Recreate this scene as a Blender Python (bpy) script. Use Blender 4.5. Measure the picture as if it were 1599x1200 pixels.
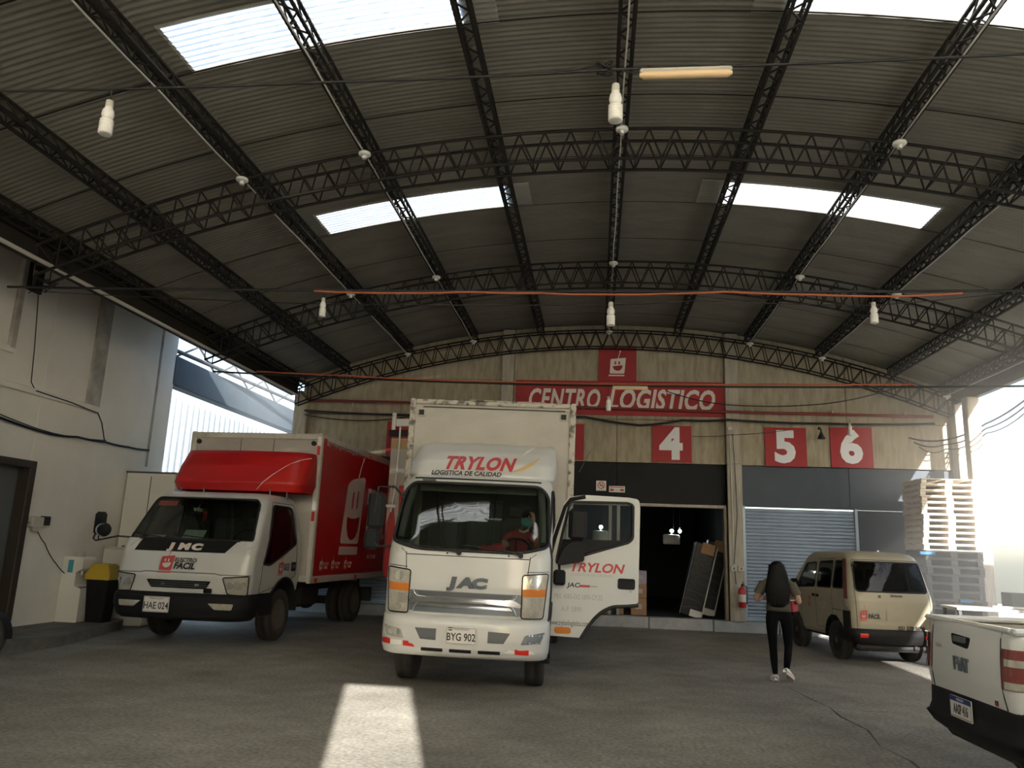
import bpy, bmesh, math, random
from math import sin, cos, pi, sqrt, radians as R, asin, atan2
from mathutils import Matrix, Vector
from mathutils.geometry import tessellate_polygon
rnd = random.Random(7)
SC = bpy.context.scene
COL = SC.collection
for o in list(bpy.data.objects): bpy.data.objects.remove(o)

# ---------------------------------------------------------------- camera
cam = bpy.data.cameras.new('camera'); cam.sensor_width = 36; cam.lens = 27.02
cam.clip_start = .05; cam.clip_end = 300
co = bpy.data.objects.new('camera', cam); COL.objects.link(co)
def cam_matrix(p, yaw, roll):
    f = Vector((-sin(yaw)*cos(p), cos(yaw)*cos(p), sin(p)))
    r = Vector((cos(yaw), sin(yaw), 0)); u = r.cross(f)
    r2 = cos(roll)*r + sin(roll)*u; u2 = -sin(roll)*r + cos(roll)*u
    m = Matrix((r2, u2, -f)).transposed().to_4x4()
    m.translation = (0, 0, 1.65)
    return m
co.matrix_world = cam_matrix(R(12.064), R(6.486), R(2.156))
SC.camera = co

# ---------------------------------------------------------------- sky, sun, exposure
SC.view_settings.view_transform = 'Standard'; SC.view_settings.look = 'None'
SC.view_settings.exposure = .70; SC.view_settings.gamma = 1
SC.view_settings.use_curve_mapping = False
W = bpy.data.worlds.new('World'); SC.world = W; W.use_nodes = True
nt = W.node_tree; nt.nodes.clear()
sky = nt.nodes.new('ShaderNodeTexSky'); sky.sky_type = 'NISHITA'
sky.sun_disc = False; sky.sun_elevation = R(22.5); sky.sun_rotation = R(165)
sky.air_density = 1.0; sky.dust_density = 2.0
bg = nt.nodes.new('ShaderNodeBackground'); bg.inputs[1].default_value = .30
wo = nt.nodes.new('ShaderNodeOutputWorld')
nt.links.new(sky.outputs[0], bg.inputs[0]); nt.links.new(bg.outputs[0], wo.inputs[0])
sl = bpy.data.lights.new('sun', 'SUN'); sl.energy = 14.0; sl.angle = R(.55); sl.color = (1, .95, .88)
so = bpy.data.objects.new('sun', sl); COL.objects.link(so)
so.rotation_euler = Vector((-.27, 1, -.43)).to_track_quat('-Z', 'Y').to_euler()
so.location = (10, -20, 20)
SC.cycles.max_bounces = 8; SC.cycles.diffuse_bounces = 5; SC.cycles.glossy_bounces = 3
SC.cycles.transmission_bounces = 4; SC.cycles.transparent_max_bounces = 8
SC.cycles.sample_clamp_indirect = 6
SC.cycles.caustics_reflective = False; SC.cycles.caustics_refractive = False
SC.cycles.use_denoising = True

# ---------------------------------------------------------------- materials
MATS = {}
def mat(name, col, rough=.6, metal=0., spec=.5, var=0., scale=6., var2=None, bump=0., bscale=40., emit=None, stretch=(1, 1, 1), lo=.35, hi=.7, coat=0.):
    """principled material; var = amount of procedural mottling towards var2"""
    if name in MATS: return MATS[name]
    m = bpy.data.materials.new(name); m.use_nodes = True
    t = m.node_tree; b = t.nodes['Principled BSDF']
    b.inputs['Roughness'].default_value = rough; b.inputs['Metallic'].default_value = metal
    b.inputs['Specular IOR Level'].default_value = spec
    if coat: b.inputs['Coat Weight'].default_value = coat; b.inputs['Coat Roughness'].default_value = .08
    c4 = (*col, 1)
    b.inputs['Base Color'].default_value = c4
    if emit: b.inputs['Emission Color'].default_value = (*col, 1); b.inputs['Emission Strength'].default_value = emit
    if var or bump:
        tc = t.nodes.new('ShaderNodeTexCoord'); mp = t.nodes.new('ShaderNodeMapping')
        mp.inputs['Scale'].default_value = stretch
        t.links.new(tc.outputs['Object'], mp.inputs[0])
    if var:
        n = t.nodes.new('ShaderNodeTexNoise'); n.inputs['Scale'].default_value = scale
        n.inputs['Detail'].default_value = 6; n.inputs['Roughness'].default_value = .62
        t.links.new(mp.outputs[0], n.inputs[0])
        r = t.nodes.new('ShaderNodeMapRange'); r.inputs[1].default_value = lo; r.inputs[2].default_value = hi
        r.inputs[4].default_value = var
        t.links.new(n.outputs[0], r.inputs[0])
        mx = t.nodes.new('ShaderNodeMix'); mx.data_type = 'RGBA'
        mx.inputs[6].default_value = c4
        v2 = var2 or tuple(c*.45 for c in col)
        mx.inputs[7].default_value = (*v2, 1)
        t.links.new(r.outputs[0], mx.inputs[0]); t.links.new(mx.outputs[2], b.inputs['Base Color'])
    if bump:
        n2 = t.nodes.new('ShaderNodeTexNoise'); n2.inputs['Scale'].default_value = bscale; n2.inputs['Detail'].default_value = 4
        t.links.new(mp.outputs[0], n2.inputs[0])
        bp = t.nodes.new('ShaderNodeBump'); bp.inputs['Strength'].default_value = bump; bp.inputs['Distance'].default_value = .02
        t.links.new(n2.outputs[0], bp.inputs['Height']); t.links.new(bp.outputs[0], b.inputs['Normal'])
    MATS[name] = m
    return m
def glass(name, tint, gloss=.12, rough=.03, k=.9):
    if name in MATS: return MATS[name]
    m = bpy.data.materials.new(name); m.use_nodes = True; t = m.node_tree; t.nodes.clear()
    tr = t.nodes.new('ShaderNodeBsdfTransparent'); tr.inputs[0].default_value = (*tint, 1)
    gl = t.nodes.new('ShaderNodeBsdfGlossy'); gl.inputs[1].default_value = rough; gl.inputs[0].default_value = (.95, .97, .97, 1)
    fr = t.nodes.new('ShaderNodeFresnel'); fr.inputs[0].default_value = 1.5
    ad = t.nodes.new('ShaderNodeMath'); ad.operation = 'MULTIPLY_ADD'; ad.inputs[1].default_value = k; ad.inputs[2].default_value = gloss
    mx = t.nodes.new('ShaderNodeMixShader'); ou = t.nodes.new('ShaderNodeOutputMaterial')
    t.links.new(fr.outputs[0], ad.inputs[0]); t.links.new(ad.outputs[0], mx.inputs[0])
    t.links.new(tr.outputs[0], mx.inputs[1]); t.links.new(gl.outputs[0], mx.inputs[2]); t.links.new(mx.outputs[0], ou.inputs[0])
    MATS[name] = m
    return m
def translucent(name, col, trans=.8):
    if name in MATS: return MATS[name]
    m = bpy.data.materials.new(name); m.use_nodes = True; t = m.node_tree; t.nodes.clear()
    a = t.nodes.new('ShaderNodeBsdfTranslucent'); a.inputs[0].default_value = (*col, 1)
    d = t.nodes.new('ShaderNodeBsdfDiffuse'); d.inputs[0].default_value = (*col, 1)
    mx = t.nodes.new('ShaderNodeMixShader'); mx.inputs[0].default_value = trans
    ou = t.nodes.new('ShaderNodeOutputMaterial')
    t.links.new(d.outputs[0], mx.inputs[1]); t.links.new(a.outputs[0], mx.inputs[2]); t.links.new(mx.outputs[0], ou.inputs[0])
    MATS[name] = m
    return m
M_floor = mat('asphalt', (.265, .25, .215), .8, var=.75, scale=.9, var2=(.155, .145, .12), bump=.5, bscale=38)
def speckle(m, scale, lo, hi, amt):
    t = m.node_tree; b = t.nodes['Principled BSDF']; src = b.inputs['Base Color'].links[0].from_socket
    tc = t.nodes.new('ShaderNodeTexCoord'); n = t.nodes.new('ShaderNodeTexNoise'); n.inputs['Scale'].default_value = scale; n.inputs['Detail'].default_value = 3
    r = t.nodes.new('ShaderNodeMapRange'); r.inputs[1].default_value = lo; r.inputs[2].default_value = hi; r.inputs[3].default_value = 1-amt; r.inputs[4].default_value = 1+amt
    mx = t.nodes.new('ShaderNodeMix'); mx.data_type = 'RGBA'; mx.blend_type = 'MULTIPLY'; mx.inputs[0].default_value = 1
    t.links.new(tc.outputs['Object'], n.inputs[0]); t.links.new(n.outputs[0], r.inputs[0]); t.links.new(src, mx.inputs[6]); t.links.new(r.outputs[0], mx.inputs[7]); t.links.new(mx.outputs[2], b.inputs['Base Color'])
speckle(M_floor, 26, .35, .65, .24); speckle(M_floor, .35, .40, .62, .18); speckle(M_floor, 3.5, .4, .6, .06)
M_kerb = mat('kerb concrete', (.42, .44, .45), .8, var=.6, scale=3, bump=.2)
M_conc = mat('precast concrete', (.40, .355, .255), .85, var=.8, scale=2.2, var2=(.16, .13, .085), bump=.3, bscale=14, stretch=(4, 4, .8), lo=.42, hi=.8)
M_pil = mat('pilaster concrete', (.46, .43, .35), .85, var=.6, scale=3, var2=(.24, .21, .16), bump=.2, stretch=(5, 5, .7))
M_wall = mat('white plaster', (.80, .785, .72), .85, var=.7, scale=.55, var2=(.60, .57, .50), bump=.12, bscale=9, lo=.42, hi=.85)
M_wallstain = mat('stained plaster', (.50, .48, .43), .9, var=.9, scale=2.5, var2=(.24, .22, .19))
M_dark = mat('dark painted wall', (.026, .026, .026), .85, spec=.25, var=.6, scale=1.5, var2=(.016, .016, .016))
M_bluegrey = mat('slate painted wall', (.075, .092, .112), .75, var=.5, scale=1.5, var2=(.055, .066, .08))
M_shut = mat('shutter steel', (.36, .44, .54), .42, .5, var=.35, scale=3, var2=(.24, .29, .36))
M_roof = mat('zinc sheet', (.215, .205, .168), .65, .12, var=.7, scale=1.1, var2=(.125, .118, .095), stretch=(1, 3, 1), lo=.4, hi=.75)
M_trans = translucent('translucent sheet', (.93, .92, .86))
M_steel = mat('sooty steel', (.019, .016, .012), .8, 0., spec=.25)
M_steel2 = mat('grey steel', (.10, .10, .095), .6, .3, var=.5, scale=6)
M_white = mat('white plastic', (.72, .71, .66), .45)
M_cond = mat('white conduit', (.50, .48, .42), .6)
M_black = mat('black rubber', (.012, .012, .012), .6)
M_blackp = mat('black plastic', (.010, .010, .011), .6, spec=.25)
M_grayp = mat('grey plastic', (.11, .12, .125), .5)
M_mir = mat('mirror shell grey', (.020, .022, .023), .75, spec=.12)
M_orange = mat('orange hose', (.42, .11, .045), .6)
M_redpaint = mat('red sign paint', (.36, .018, .022), .6, var=.4, scale=3, var2=(.24, .012, .016))
M_signw = mat('sign white', (.74, .68, .62), .6)
M_redpipe = mat('red pipe paint', (.20, .03, .025), .6)
M_jac = mat('white truck paint', (.61, .62, .60), .35, coat=.3, var=.25, scale=2.2, var2=(.54, .53, .48))
M_boxw = mat('white box panel', (.50, .48, .43), .55, var=.55, scale=2.6, var2=(.39, .365, .31), stretch=(1, 1, 1.6))
M_boxr = mat('rusty box edge', (.52, .49, .42), .6, var=.95, scale=9, var2=(.10, .085, .07), lo=.5, hi=.62)
M_rail = mat('box rail white', (.62, .60, .54), .45, var=.5, scale=5, var2=(.32, .28, .22), lo=.5, hi=.8)
M_vinyl = mat('red vinyl', (.52, .016, .018), .4, var=.25, scale=2, var2=(.40, .014, .014))
M_vinyl2 = mat('bright red vinyl', (.58, .02, .015), .35)
M_chrome = mat('chrome', (.78, .79, .80), .12, 1.)
M_satin = mat('satin grille', (.20, .23, .26), .3, .5)
M_lens = mat('lamp lens', (.60, .57, .49), .14, .3, coat=.6, var=.5, scale=22, var2=(.34, .31, .26))
M_refl = mat('lamp reflector', (.85, .84, .78), .12, .8)
M_amber = mat('amber lens', (.62, .20, .03), .2, coat=.5)
M_redl = mat('red lens', (.20, .045, .038), .25, coat=.4)
M_tyre = mat('tyre rubber', (.035, .032, .029), .85, var=.5, scale=8, var2=(.07, .06, .05))
M_rim = mat('dusty rim', (.16, .14, .115), .7, .2, var=.5, scale=9)
M_chassis = mat('chassis black', (.018, .017, .016), .7)
M_glass = glass('windscreen glass', (.50, .58, .54), .04)
M_glassd = glass('tinted glass', (.10, .105, .10), .0, k=.45)
M_glassc = glass('clear glass', (.85, .9, .9), .0)
M_txtred = mat('red lettering', (.50, .06, .06), .5)
M_txtgrey = mat('grey lettering', (.40, .40, .38), .5)
M_txtblk = mat('black lettering', (.025, .025, .025), .5)
M_gold = mat('gold swoosh', (.62, .45, .20), .5)
M_plate = mat('plate white', (.72, .70, .66), .4)
M_bluep = mat('plate blue', (.02, .05, .22), .4)
M_refw = mat('reflective white', (.80, .80, .78), .3)
M_refr = mat('reflective red', (.66, .03, .02), .3)
M_van = mat('cream van paint', (.36, .33, .24), .42, coat=.15, var=.35, scale=2.5, var2=(.28, .25, .18))
M_strada = mat('silver white paint', (.70, .71, .70), .28, coat=.6)
M_wood = mat('pallet wood', (.72, .64, .50), .8, var=.5, scale=9, var2=(.55, .44, .31), stretch=(1, 8, 8))
M_card = mat('cardboard', (.36, .22, .12), .85, var=.3, scale=4)
M_blue = mat('blue plastic', (.03, .16, .34), .4)
M_yellow = mat('yellow bag', (.55, .38, .03), .45)
M_teal = mat('teal cloth', (.10, .38, .38), .8)
M_tealp = mat('teal sticker', (.06, .36, .42), .5)
M_paper = mat('pale paper', (.55, .66, .58), .8)
M_redc = mat('red cloth', (.34, .03, .04), .85)
M_skin = mat('skin', (.42, .24, .16), .6)
M_hair = mat('black hair', (.006, .005, .005), .6, spec=.15)
M_olive = mat('olive shirt', (.075, .066, .045), .9)
M_legg = mat('black leggings', (.007, .007, .008), .95, spec=.05)
M_shoe = mat('white shoe', (.70, .68, .63), .6)
M_brown = mat('dark door wood', (.035, .026, .018), .6)
M_inner = mat('cab interior', (.06, .062, .06), .8)
M_innerw = mat('cab pillar lining', (.22, .23, .20), .8)
M_redx = mat('extinguisher red', (.50, .025, .03), .35)
M_wrap = mat('black shrink wrap', (.010, .010, .011), .35, spec=.3, bump=.5, bscale=18)
M_tubel = mat('diffuser orange', (.72, .52, .30), .5)
M_lampE = mat('lit bulb', (.85, 1, .95), .5, emit=25.)
M_ground = mat('yard concrete', (.50, .48, .44), .9, var=.4, scale=.7)
M_fence = mat('pale metal fence', (.42, .47, .50), .5, .2)
M_beam = mat('slate beam', (.060, .085, .105), .8, var=.4, scale=2)  # bluish beam colour, darkened further to stand in for shade

# ---------------------------------------------------------------- mesh helpers
class MB:
    def __init__(s): s.v = []; s.f = []; s.m = []; s.s = []
    def add(s, v, f, m=0, sm=False, M=None):
        o = len(s.v)
        s.v += [tuple(M @ Vector(p)) for p in v] if M is not None else [tuple(p) for p in v]
        s.f += [tuple(i+o for i in q) for q in f]
        n = len(f); s.m += [m]*n; s.s += [sm]*n
        return s
    def box(s, c, d, m=0, M=None, b=0.):
        x, y, z = (q/2 for q in d); cx, cy, cz = c
        if not b:
            v = [(cx+i*x, cy+j*y, cz+k*z) for i in (-1, 1) for j in (-1, 1) for k in (-1, 1)]
            f = [(0, 1, 3, 2), (4, 6, 7, 5), (0, 4, 5, 1), (2, 3, 7, 6), (0, 2, 6, 4), (1, 5, 7, 3)]
            return s.add(v, f, m, False, M)
        b = min(b, x*.9, y*.9, z*.9); v = []; ix = {}
        for i in (-1, 1):
            for j in (-1, 1):
                for k in (-1, 1):
                    for a in range(3):
                        p = [i*(x if a == 0 else x-b), j*(y if a == 1 else y-b), k*(z if a == 2 else z-b)]
                        ix[i, j, k, a] = len(v); v.append((cx+p[0], cy+p[1], cz+p[2]))
        f = []
        for a in range(3):
            o1, o2 = [q for q in range(3) if q != a]
            for sg in (-1, 1):
                q = []
                for u, w in ((-1, -1), (1, -1), (1, 1), (-1, 1)):
                    t = [0, 0, 0]; t[a] = sg; t[o1] = u; t[o2] = w; q.append(ix[t[0], t[1], t[2], a])
                flip = (sg < 0) ^ (a == 1)
                f.append(tuple(reversed(q)) if flip else tuple(q))
        for a in range(3):          # edges along axis a
            o1, o2 = [q for q in range(3) if q != a]
            for u in (-1, 1):
                for w in (-1, 1):
                    def g(e, face):
                        t = [0, 0, 0]; t[a] = e; t[o1] = u; t[o2] = w; return ix[t[0], t[1], t[2], face]
                    q = (g(-1, o1), g(1, o1), g(1, o2), g(-1, o2))
                    f.append(q)
        for i in (-1, 1):
            for j in (-1, 1):
                for k in (-1, 1):
                    f.append((ix[i, j, k, 0], ix[i, j, k, 1], ix[i, j, k, 2]))
        return s.add(v, f, m, False, M)
    def cyl(s, p0, p1, r, n=12, r2=None, m=0, caps=True, sm=True, M=None):
        p0 = Vector(p0); p1 = Vector(p1); d = (p1-p0).normalized()
        a = d.orthogonal().normalized(); b = d.cross(a); r2 = r if r2 is None else r2
        v = []
        for p, q in ((p0, r), (p1, r2)):
            v += [p+q*(cos(2*pi*i/n)*a+sin(2*pi*i/n)*b) for i in range(n)]
        s.add(v, [(i, (i+1) % n, n+(i+1) % n, n+i) for i in range(n)], m, sm, M)
        if caps: s.add(v, [tuple(reversed(range(n))), tuple(range(n, 2*n))], m, False, M)
        return s
    def tube(s, pts, r, n=8, m=0, closed=False, M=None, caps=True):
        P = [Vector(p) for p in pts]; L = len(P)
        if L < 2: return s
        rr = r if isinstance(r, (list, tuple)) else [r]*L
        v = []; a = None
        for i in range(L):
            if closed: d = P[(i+1) % L]-P[i-1]
            else: d = P[min(i+1, L-1)]-P[max(i-1, 0)]
            if d.length < 1e-9: d = Vector((0, 0, 1))
            d.normalize()
            a = d.orthogonal().normalized() if a is None else (a-d*a.dot(d))
            if a.length < 1e-6: a = d.orthogonal()
            a.normalize(); b = d.cross(a)
            v += [P[i]+rr[i]*(cos(2*pi*k/n)*a+sin(2*pi*k/n)*b) for k in range(n)]
        f = []
        for i in range(L if closed else L-1):
            j = (i+1) % L
            f += [(i*n+k, i*n+(k+1) % n, j*n+(k+1) % n, j*n+k) for k in range(n)]
        s.add(v, f, m, True, M)
        if caps and not closed:
            s.add(v, [tuple(reversed(range(n))), tuple(range((L-1)*n, L*n))], m, False, M)
        return s
    def lathe(s, prof, n=16, m=0, M=None, sm=True):
        v = []; f = []
        for r, z in prof: v += [(r*cos(2*pi*i/n), r*sin(2*pi*i/n), z) for i in range(n)]
        for j in range(len(prof)-1):
            f += [(j*n+i, j*n+(i+1) % n, (j+1)*n+(i+1) % n, (j+1)*n+i) for i in range(n)]
        s.add(v, f, m, sm, M)
        if prof[0][0] > 1e-4: s.add(v, [tuple(reversed(range(n)))], m, False, M)
        if prof[-1][0] > 1e-4: s.add(v, [tuple(range((len(prof)-1)*n, len(prof)*n))], m, False, M)
        return s
    def ell(s, c, r, m=0, n=14, k=9, M=None):
        v = [(c[0]+r[0]*sin(pi*j/k)*cos(2*pi*i/n), c[1]+r[1]*sin(pi*j/k)*sin(2*pi*i/n), c[2]+r[2]*cos(pi*j/k)) for j in range(k+1) for i in range(n)]
        f = [(j*n+i, (j+1)*n+i, (j+1)*n+(i+1) % n, j*n+(i+1) % n) for j in range(k) for i in range(n)]
        return s.add(v, f, m, True, M)
    def prism(s, loops, d0, d1, m=0, M=None, cap0=True):
        """loops in the local xy plane (outline first, then holes), extruded from z=d0 to z=d1"""
        loops = [[Vector((p[0], p[1], 0)) for p in L] for L in loops]
        flat = [p for L in loops for p in L]; n = len(flat)
        tri = tessellate_polygon(loops)
        v = [(p.x, p.y, d0) for p in flat]+[(p.x, p.y, d1) for p in flat]
        f = []
        for t in tri:
            a, b, c = (flat[i] for i in t)
            t = tuple(t) if (b-a).cross(c-a).z > 0 else tuple(reversed(t))
            f.append(tuple(i+n for i in t))
            if cap0: f.append(tuple(reversed(t)))
        o = 0
        for li, L in enumerate(loops):
            k = len(L); area = sum(L[i].x*L[(i+1) % k].y-L[(i+1) % k].x*L[i].y for i in range(k))
            ccw = (area > 0) ^ (li > 0)
            for i in range(k):
                a, b = o+i, o+(i+1) % k
                f.append((a, b, b+n, a+n) if ccw else (b, a, a+n, b+n))
            o += k
        return s.add(v, f, m, False, M)
    def build(s, name, mats, parent=None, angle=None, M=None):
        me = bpy.data.meshes.new(name)
        me.from_pydata(s.v, [], s.f)
        for q in (mats if isinstance(mats, (list, tuple)) else [mats]): me.materials.append(q)
        me.polygons.foreach_set('material_index', s.m)
        me.polygons.foreach_set('use_smooth', s.s if angle is None else [True]*len(s.f))
        if angle is not None: me.set_sharp_from_angle(angle=R(angle))
        me.update()
        return link(name, me, parent, M)
def link(name, me, parent=None, M=None):
    o = bpy.data.objects.new(name, me); COL.objects.link(o)
    if parent is not None: o.parent = parent
    if M is not None: o.matrix_basis = M
    return o
def tag(o, label=None, cat=None, group=None, kind=None):
    if label: o['label'] = label
    if cat: o['category'] = cat
    if group: o['group'] = group
    if kind: o['kind'] = kind
    return o
def T(name, label, cat, loc=(0, 0, 0), rz=0, group=None, kind=None):
    o = bpy.data.objects.new(name, None); o.empty_display_size = .2; COL.objects.link(o)
    o.location = loc; o.rotation_euler = (0, 0, rz)
    return tag(o, label, cat, group, kind)
def copy_tree(o, parent=None):
    c = o.copy(); COL.objects.link(c)
    if parent is not None: c.parent = parent
    for ch in list(o.children): copy_tree(ch, c)
    return c
def FR(o, x, y):
    """frame with origin o and local x, y axes"""
    x = Vector(x).normalized(); y = Vector(y); y = (y-x*y.dot(x)).normalized(); z = x.cross(y)
    m = Matrix((x, y, z)).transposed().to_4x4(); m.translation = o
    return m
def front(x, y, z): return FR((x, y, z), (1, 0, 0), (0, 0, 1))       # faces -Y
def sideR(x, y, z): return FR((x, y, z), (0, 1, 0), (0, 0, 1))       # faces +X
def sideL(x, y, z): return FR((x, y, z), (0, -1, 0), (0, 0, 1))      # faces -X
def rpoly(pts, r, n=5):
    """round the corners of a polygon"""
    out = []; L = len(pts)
    rr = r if isinstance(r, (list, tuple)) else [r]*L
    for i in range(L):
        a, b, c = (Vector(pts[j % L][:2]) for j in (i-1, i, i+1))
        q = min(rr[i], (a-b).length*.45, (c-b).length*.45)
        p0 = b+(a-b).normalized()*q; p1 = b+(c-b).normalized()*q
        if q < 1e-5: out.append(tuple(b)); continue
        for k in range(n+1):
            t = k/n; out.append(tuple((1-t)**2*p0+2*t*(1-t)*b+t*t*p1))
    return out
def rrect(w, h, r, cx=0, cy=0, n=4):
    return rpoly([(cx-w/2, cy-h/2), (cx+w/2, cy-h/2), (cx+w/2, cy+h/2), (cx-w/2, cy+h/2)], r, n)
def circ(cx, cy, r, n=24, a0=0, a1=2*pi):
    e = 0 if abs(a1-a0) > 6.28 else 1
    return [(cx+r*cos(a0+(a1-a0)*i/n), cy+r*sin(a0+(a1-a0)*i/n)) for i in range(n+e)]
def dens(path, d=.03, closed=True):
    out = []; L = len(path)
    for i in range(L if closed else L-1):
        a = Vector(path[i]); b = Vector(path[(i+1) % L]); k = max(1, int((b-a).length/d))
        out += [tuple(a.lerp(b, j/k)) for j in range(k)]
    if not closed: out.append(tuple(path[-1]))
    return out
def inpoly(x, y, P):
    c = False; j = len(P)-1
    for i in range(len(P)):
        if (P[i][1] > y) != (P[j][1] > y) and x < (P[j][0]-P[i][0])*(y-P[i][1])/(P[j][1]-P[i][1])+P[i][0]: c = not c
        j = i
    return c
def text(name, body, size, m, M, parent=None, depth=.002, shear=0., bold=0., sx=1., spacing=1., align='CENTER', fitw=None):
    cu = bpy.data.curves.new(name, 'FONT'); cu.body = body; cu.size = size; cu.extrude = depth
    cu.shear = shear; cu.offset = bold; cu.align_x = align; cu.align_y = 'CENTER'; cu.space_character = spacing
    cu.resolution_u = 3
    o = bpy.data.objects.new(name, cu); COL.objects.link(o)
    dg = bpy.context.evaluated_depsgraph_get(); dg.update()
    me = bpy.data.meshes.new_from_object(o.evaluated_get(dg))
    bpy.data.objects.remove(o); bpy.data.curves.remove(cu)
    me.name = name; me.materials.clear(); me.materials.append(m)
    if fitw: xs_ = [v.co.x for v in me.vertices]; sx = fitw/(max(xs_)-min(xs_))
    if sx != 1: me.transform(Matrix.Diagonal((sx, 1, 1, 1)))
    return link(name, me, parent, M)
def flat(name, loops, m, M, parent=None, d=.004, d0=0.):
    return MB().prism(loops, d0, d0+d).build(name, m, parent, M=M)

class Shell:
    """vehicle body skin lofted through horizontal slices (z, y_front, y_back, half_width, r_front, r_back)"""
    def __init__(s, sec, bow=.05, dz=.03): s.sec = sec; s.bow = bow; s.dz = dz
    def at(s, z):
        S = s.sec
        if z <= S[0][0]: return S[0][1:]
        for a, b in zip(S, S[1:]):
            if z <= b[0]:
                t = (z-a[0])/(b[0]-a[0]); return tuple(p+(q-p)*t for p, q in zip(a[1:], b[1:]))
        return S[-1][1:]
    def yf(s, x, z):
        yf, yb, w, rf, rb = s.at(z); ax = min(abs(x), w)
        y = yf+s.bow*(ax/w)**2; e = ax-(w-rf)
        if e > 0: y += rf-sqrt(max(rf*rf-e*e, 0))
        return y
    def xs(s, y, z):
        yf, yb, w, rf, rb = s.at(z); y0 = yf+s.bow+rf
        if y < y0: return w-rf+sqrt(max(rf*rf-(y0-y)**2, 0))
        if y > yb-rb: return w-rb+sqrt(max(rb*rb-(y-yb+rb)**2, 0))
        return w
    def F(s, off=0.): return lambda a, b: (a, s.yf(a, b)-off, b)
    def SR(s, off=0.): return lambda a, b: (s.xs(a, b)+off, a, b)
    def SL(s, off=0.): return lambda a, b: (-s.xs(a, b)-off, a, b)
    def ring(s, z, ns=40, nc=6, nf=44):
        yf, yb, w, rf, rb = s.at(z); P = []; y0 = yf+s.bow+rf
        def bow(x): return s.bow*(min(abs(x)/w, 1))**2-s.bow
        for i in range(ns): P.append((-w, yb-rb+(y0-yb+rb)*i/ns, 'L'))
        for i in range(nc):
            a = pi/2*i/nc; x = -w+rf-rf*cos(a); P.append((x, y0-rf*sin(a)+bow(x)*sin(a), 'F'))
        for i in range(nf): x = -w+rf+(2*w-2*rf)*i/nf; P.append((x, yf+s.bow+bow(x), 'F'))
        for i in range(nc):
            a = pi/2*i/nc; x = w-rf+rf*sin(a); P.append((x, y0-rf*cos(a)+bow(x)*cos(a), 'F'))
        for i in range(ns): P.append((w, y0+(yb-rb-y0)*i/ns, 'R'))
        for i in range(nc):
            a = pi/2*i/nc; P.append((w-rb+rb*cos(a), yb-rb+rb*sin(a), 'B'))
        for i in range(10): P.append((w-rb-(2*w-2*rb)*i/10, yb, 'B'))
        for i in range(nc):
            a = pi/2*i/nc; P.append((-w+rb-rb*sin(a), yb-rb+rb*cos(a), 'B'))
        return P
    def mesh(s, cut, zm=None, ns=40, nf=44, cap=True, lm=None):
        zs = []
        for a, b in zip(s.sec, s.sec[1:]):
            k = max(1, int((b[0]-a[0])/s.dz+.5)); zs += [a[0]+(b[0]-a[0])*i/k for i in range(k)]
        zs.append(s.sec[-1][0])
        mb = MB(); v = []; rings = [s.ring(z, ns, 6, nf) for z in zs]; n = len(rings[0])
        for z, P in zip(zs, rings): v += [(p[0], p[1], z) for p in P]
        f = []; mi = []
        for j in range(len(zs)-1):
            for i in range(n):
                k = (i+1) % n
                c = [(v[q][0], v[q][1], v[q][2]) for q in (j*n+i, j*n+k, (j+1)*n+k, (j+1)*n+i)]
                cx, cy, cz = (sum(q[t] for q in c)/4 for t in range(3))
                if cut and cut(cx, cy, cz, rings[j][i][2]): continue
                f.append((j*n+i, j*n+k, (j+1)*n+k, (j+1)*n+i)); mi.append(lm(cx, cy, cz, rings[j][i][2]) if lm else 0)
        mb.add(v, f, 0, True); mb.m = mi
        if cap:
            P = rings[-1]; c = (0, sum(p[1] for p in P)/n, zs[-1]+.006); o = (len(zs)-1)*n
            mb.add([v[o+i] for i in range(n)]+[c], [(i, (i+1) % n, n) for i in range(n)], 0, True)
        return mb
def patch(path, S, rings=5, d=.04, m=0, mb=None):
    """skin patch with an exact outline: path in surface coordinates, S maps (a, b) to a point"""
    P = dens(path, d); n = len(P); cx = sum(p[0] for p in P)/n; cy = sum(p[1] for p in P)/n
    mb = mb or MB(); v = [S(cx, cy)]; f = []
    for k in range(1, rings+1):
        t = k/rings; v += [S(cx+(p[0]-cx)*t, cy+(p[1]-cy)*t) for p in P]
    f += [(0, 1+i, 1+(i+1) % n) for i in range(n)]
    for k in range(rings-1):
        o = 1+k*n; f += [(o+i, o+n+i, o+n+(i+1) % n, o+(i+1) % n) for i in range(n)]
    return mb.add(v, f, m, True)
def slab(path, S, S0, rings=4, d=.05, m=0, mb=None):
    """patch with a rim joining it to the surface S0"""
    mb = patch(path, S, rings, d, m, mb); P = dens(path, d); n = len(P)
    v = [S(*p) for p in P]+[S0(*p) for p in P]
    return mb.add(v, [(i, n+i, n+(i+1) % n, (i+1) % n) for i in range(n)], m)
def seam(mb, path, S, r=.004, closed=False, d=.05, m=0):
    return mb.tube([S(*p) for p in dens(path, d, closed)], r, 5, m, closed)
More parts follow.
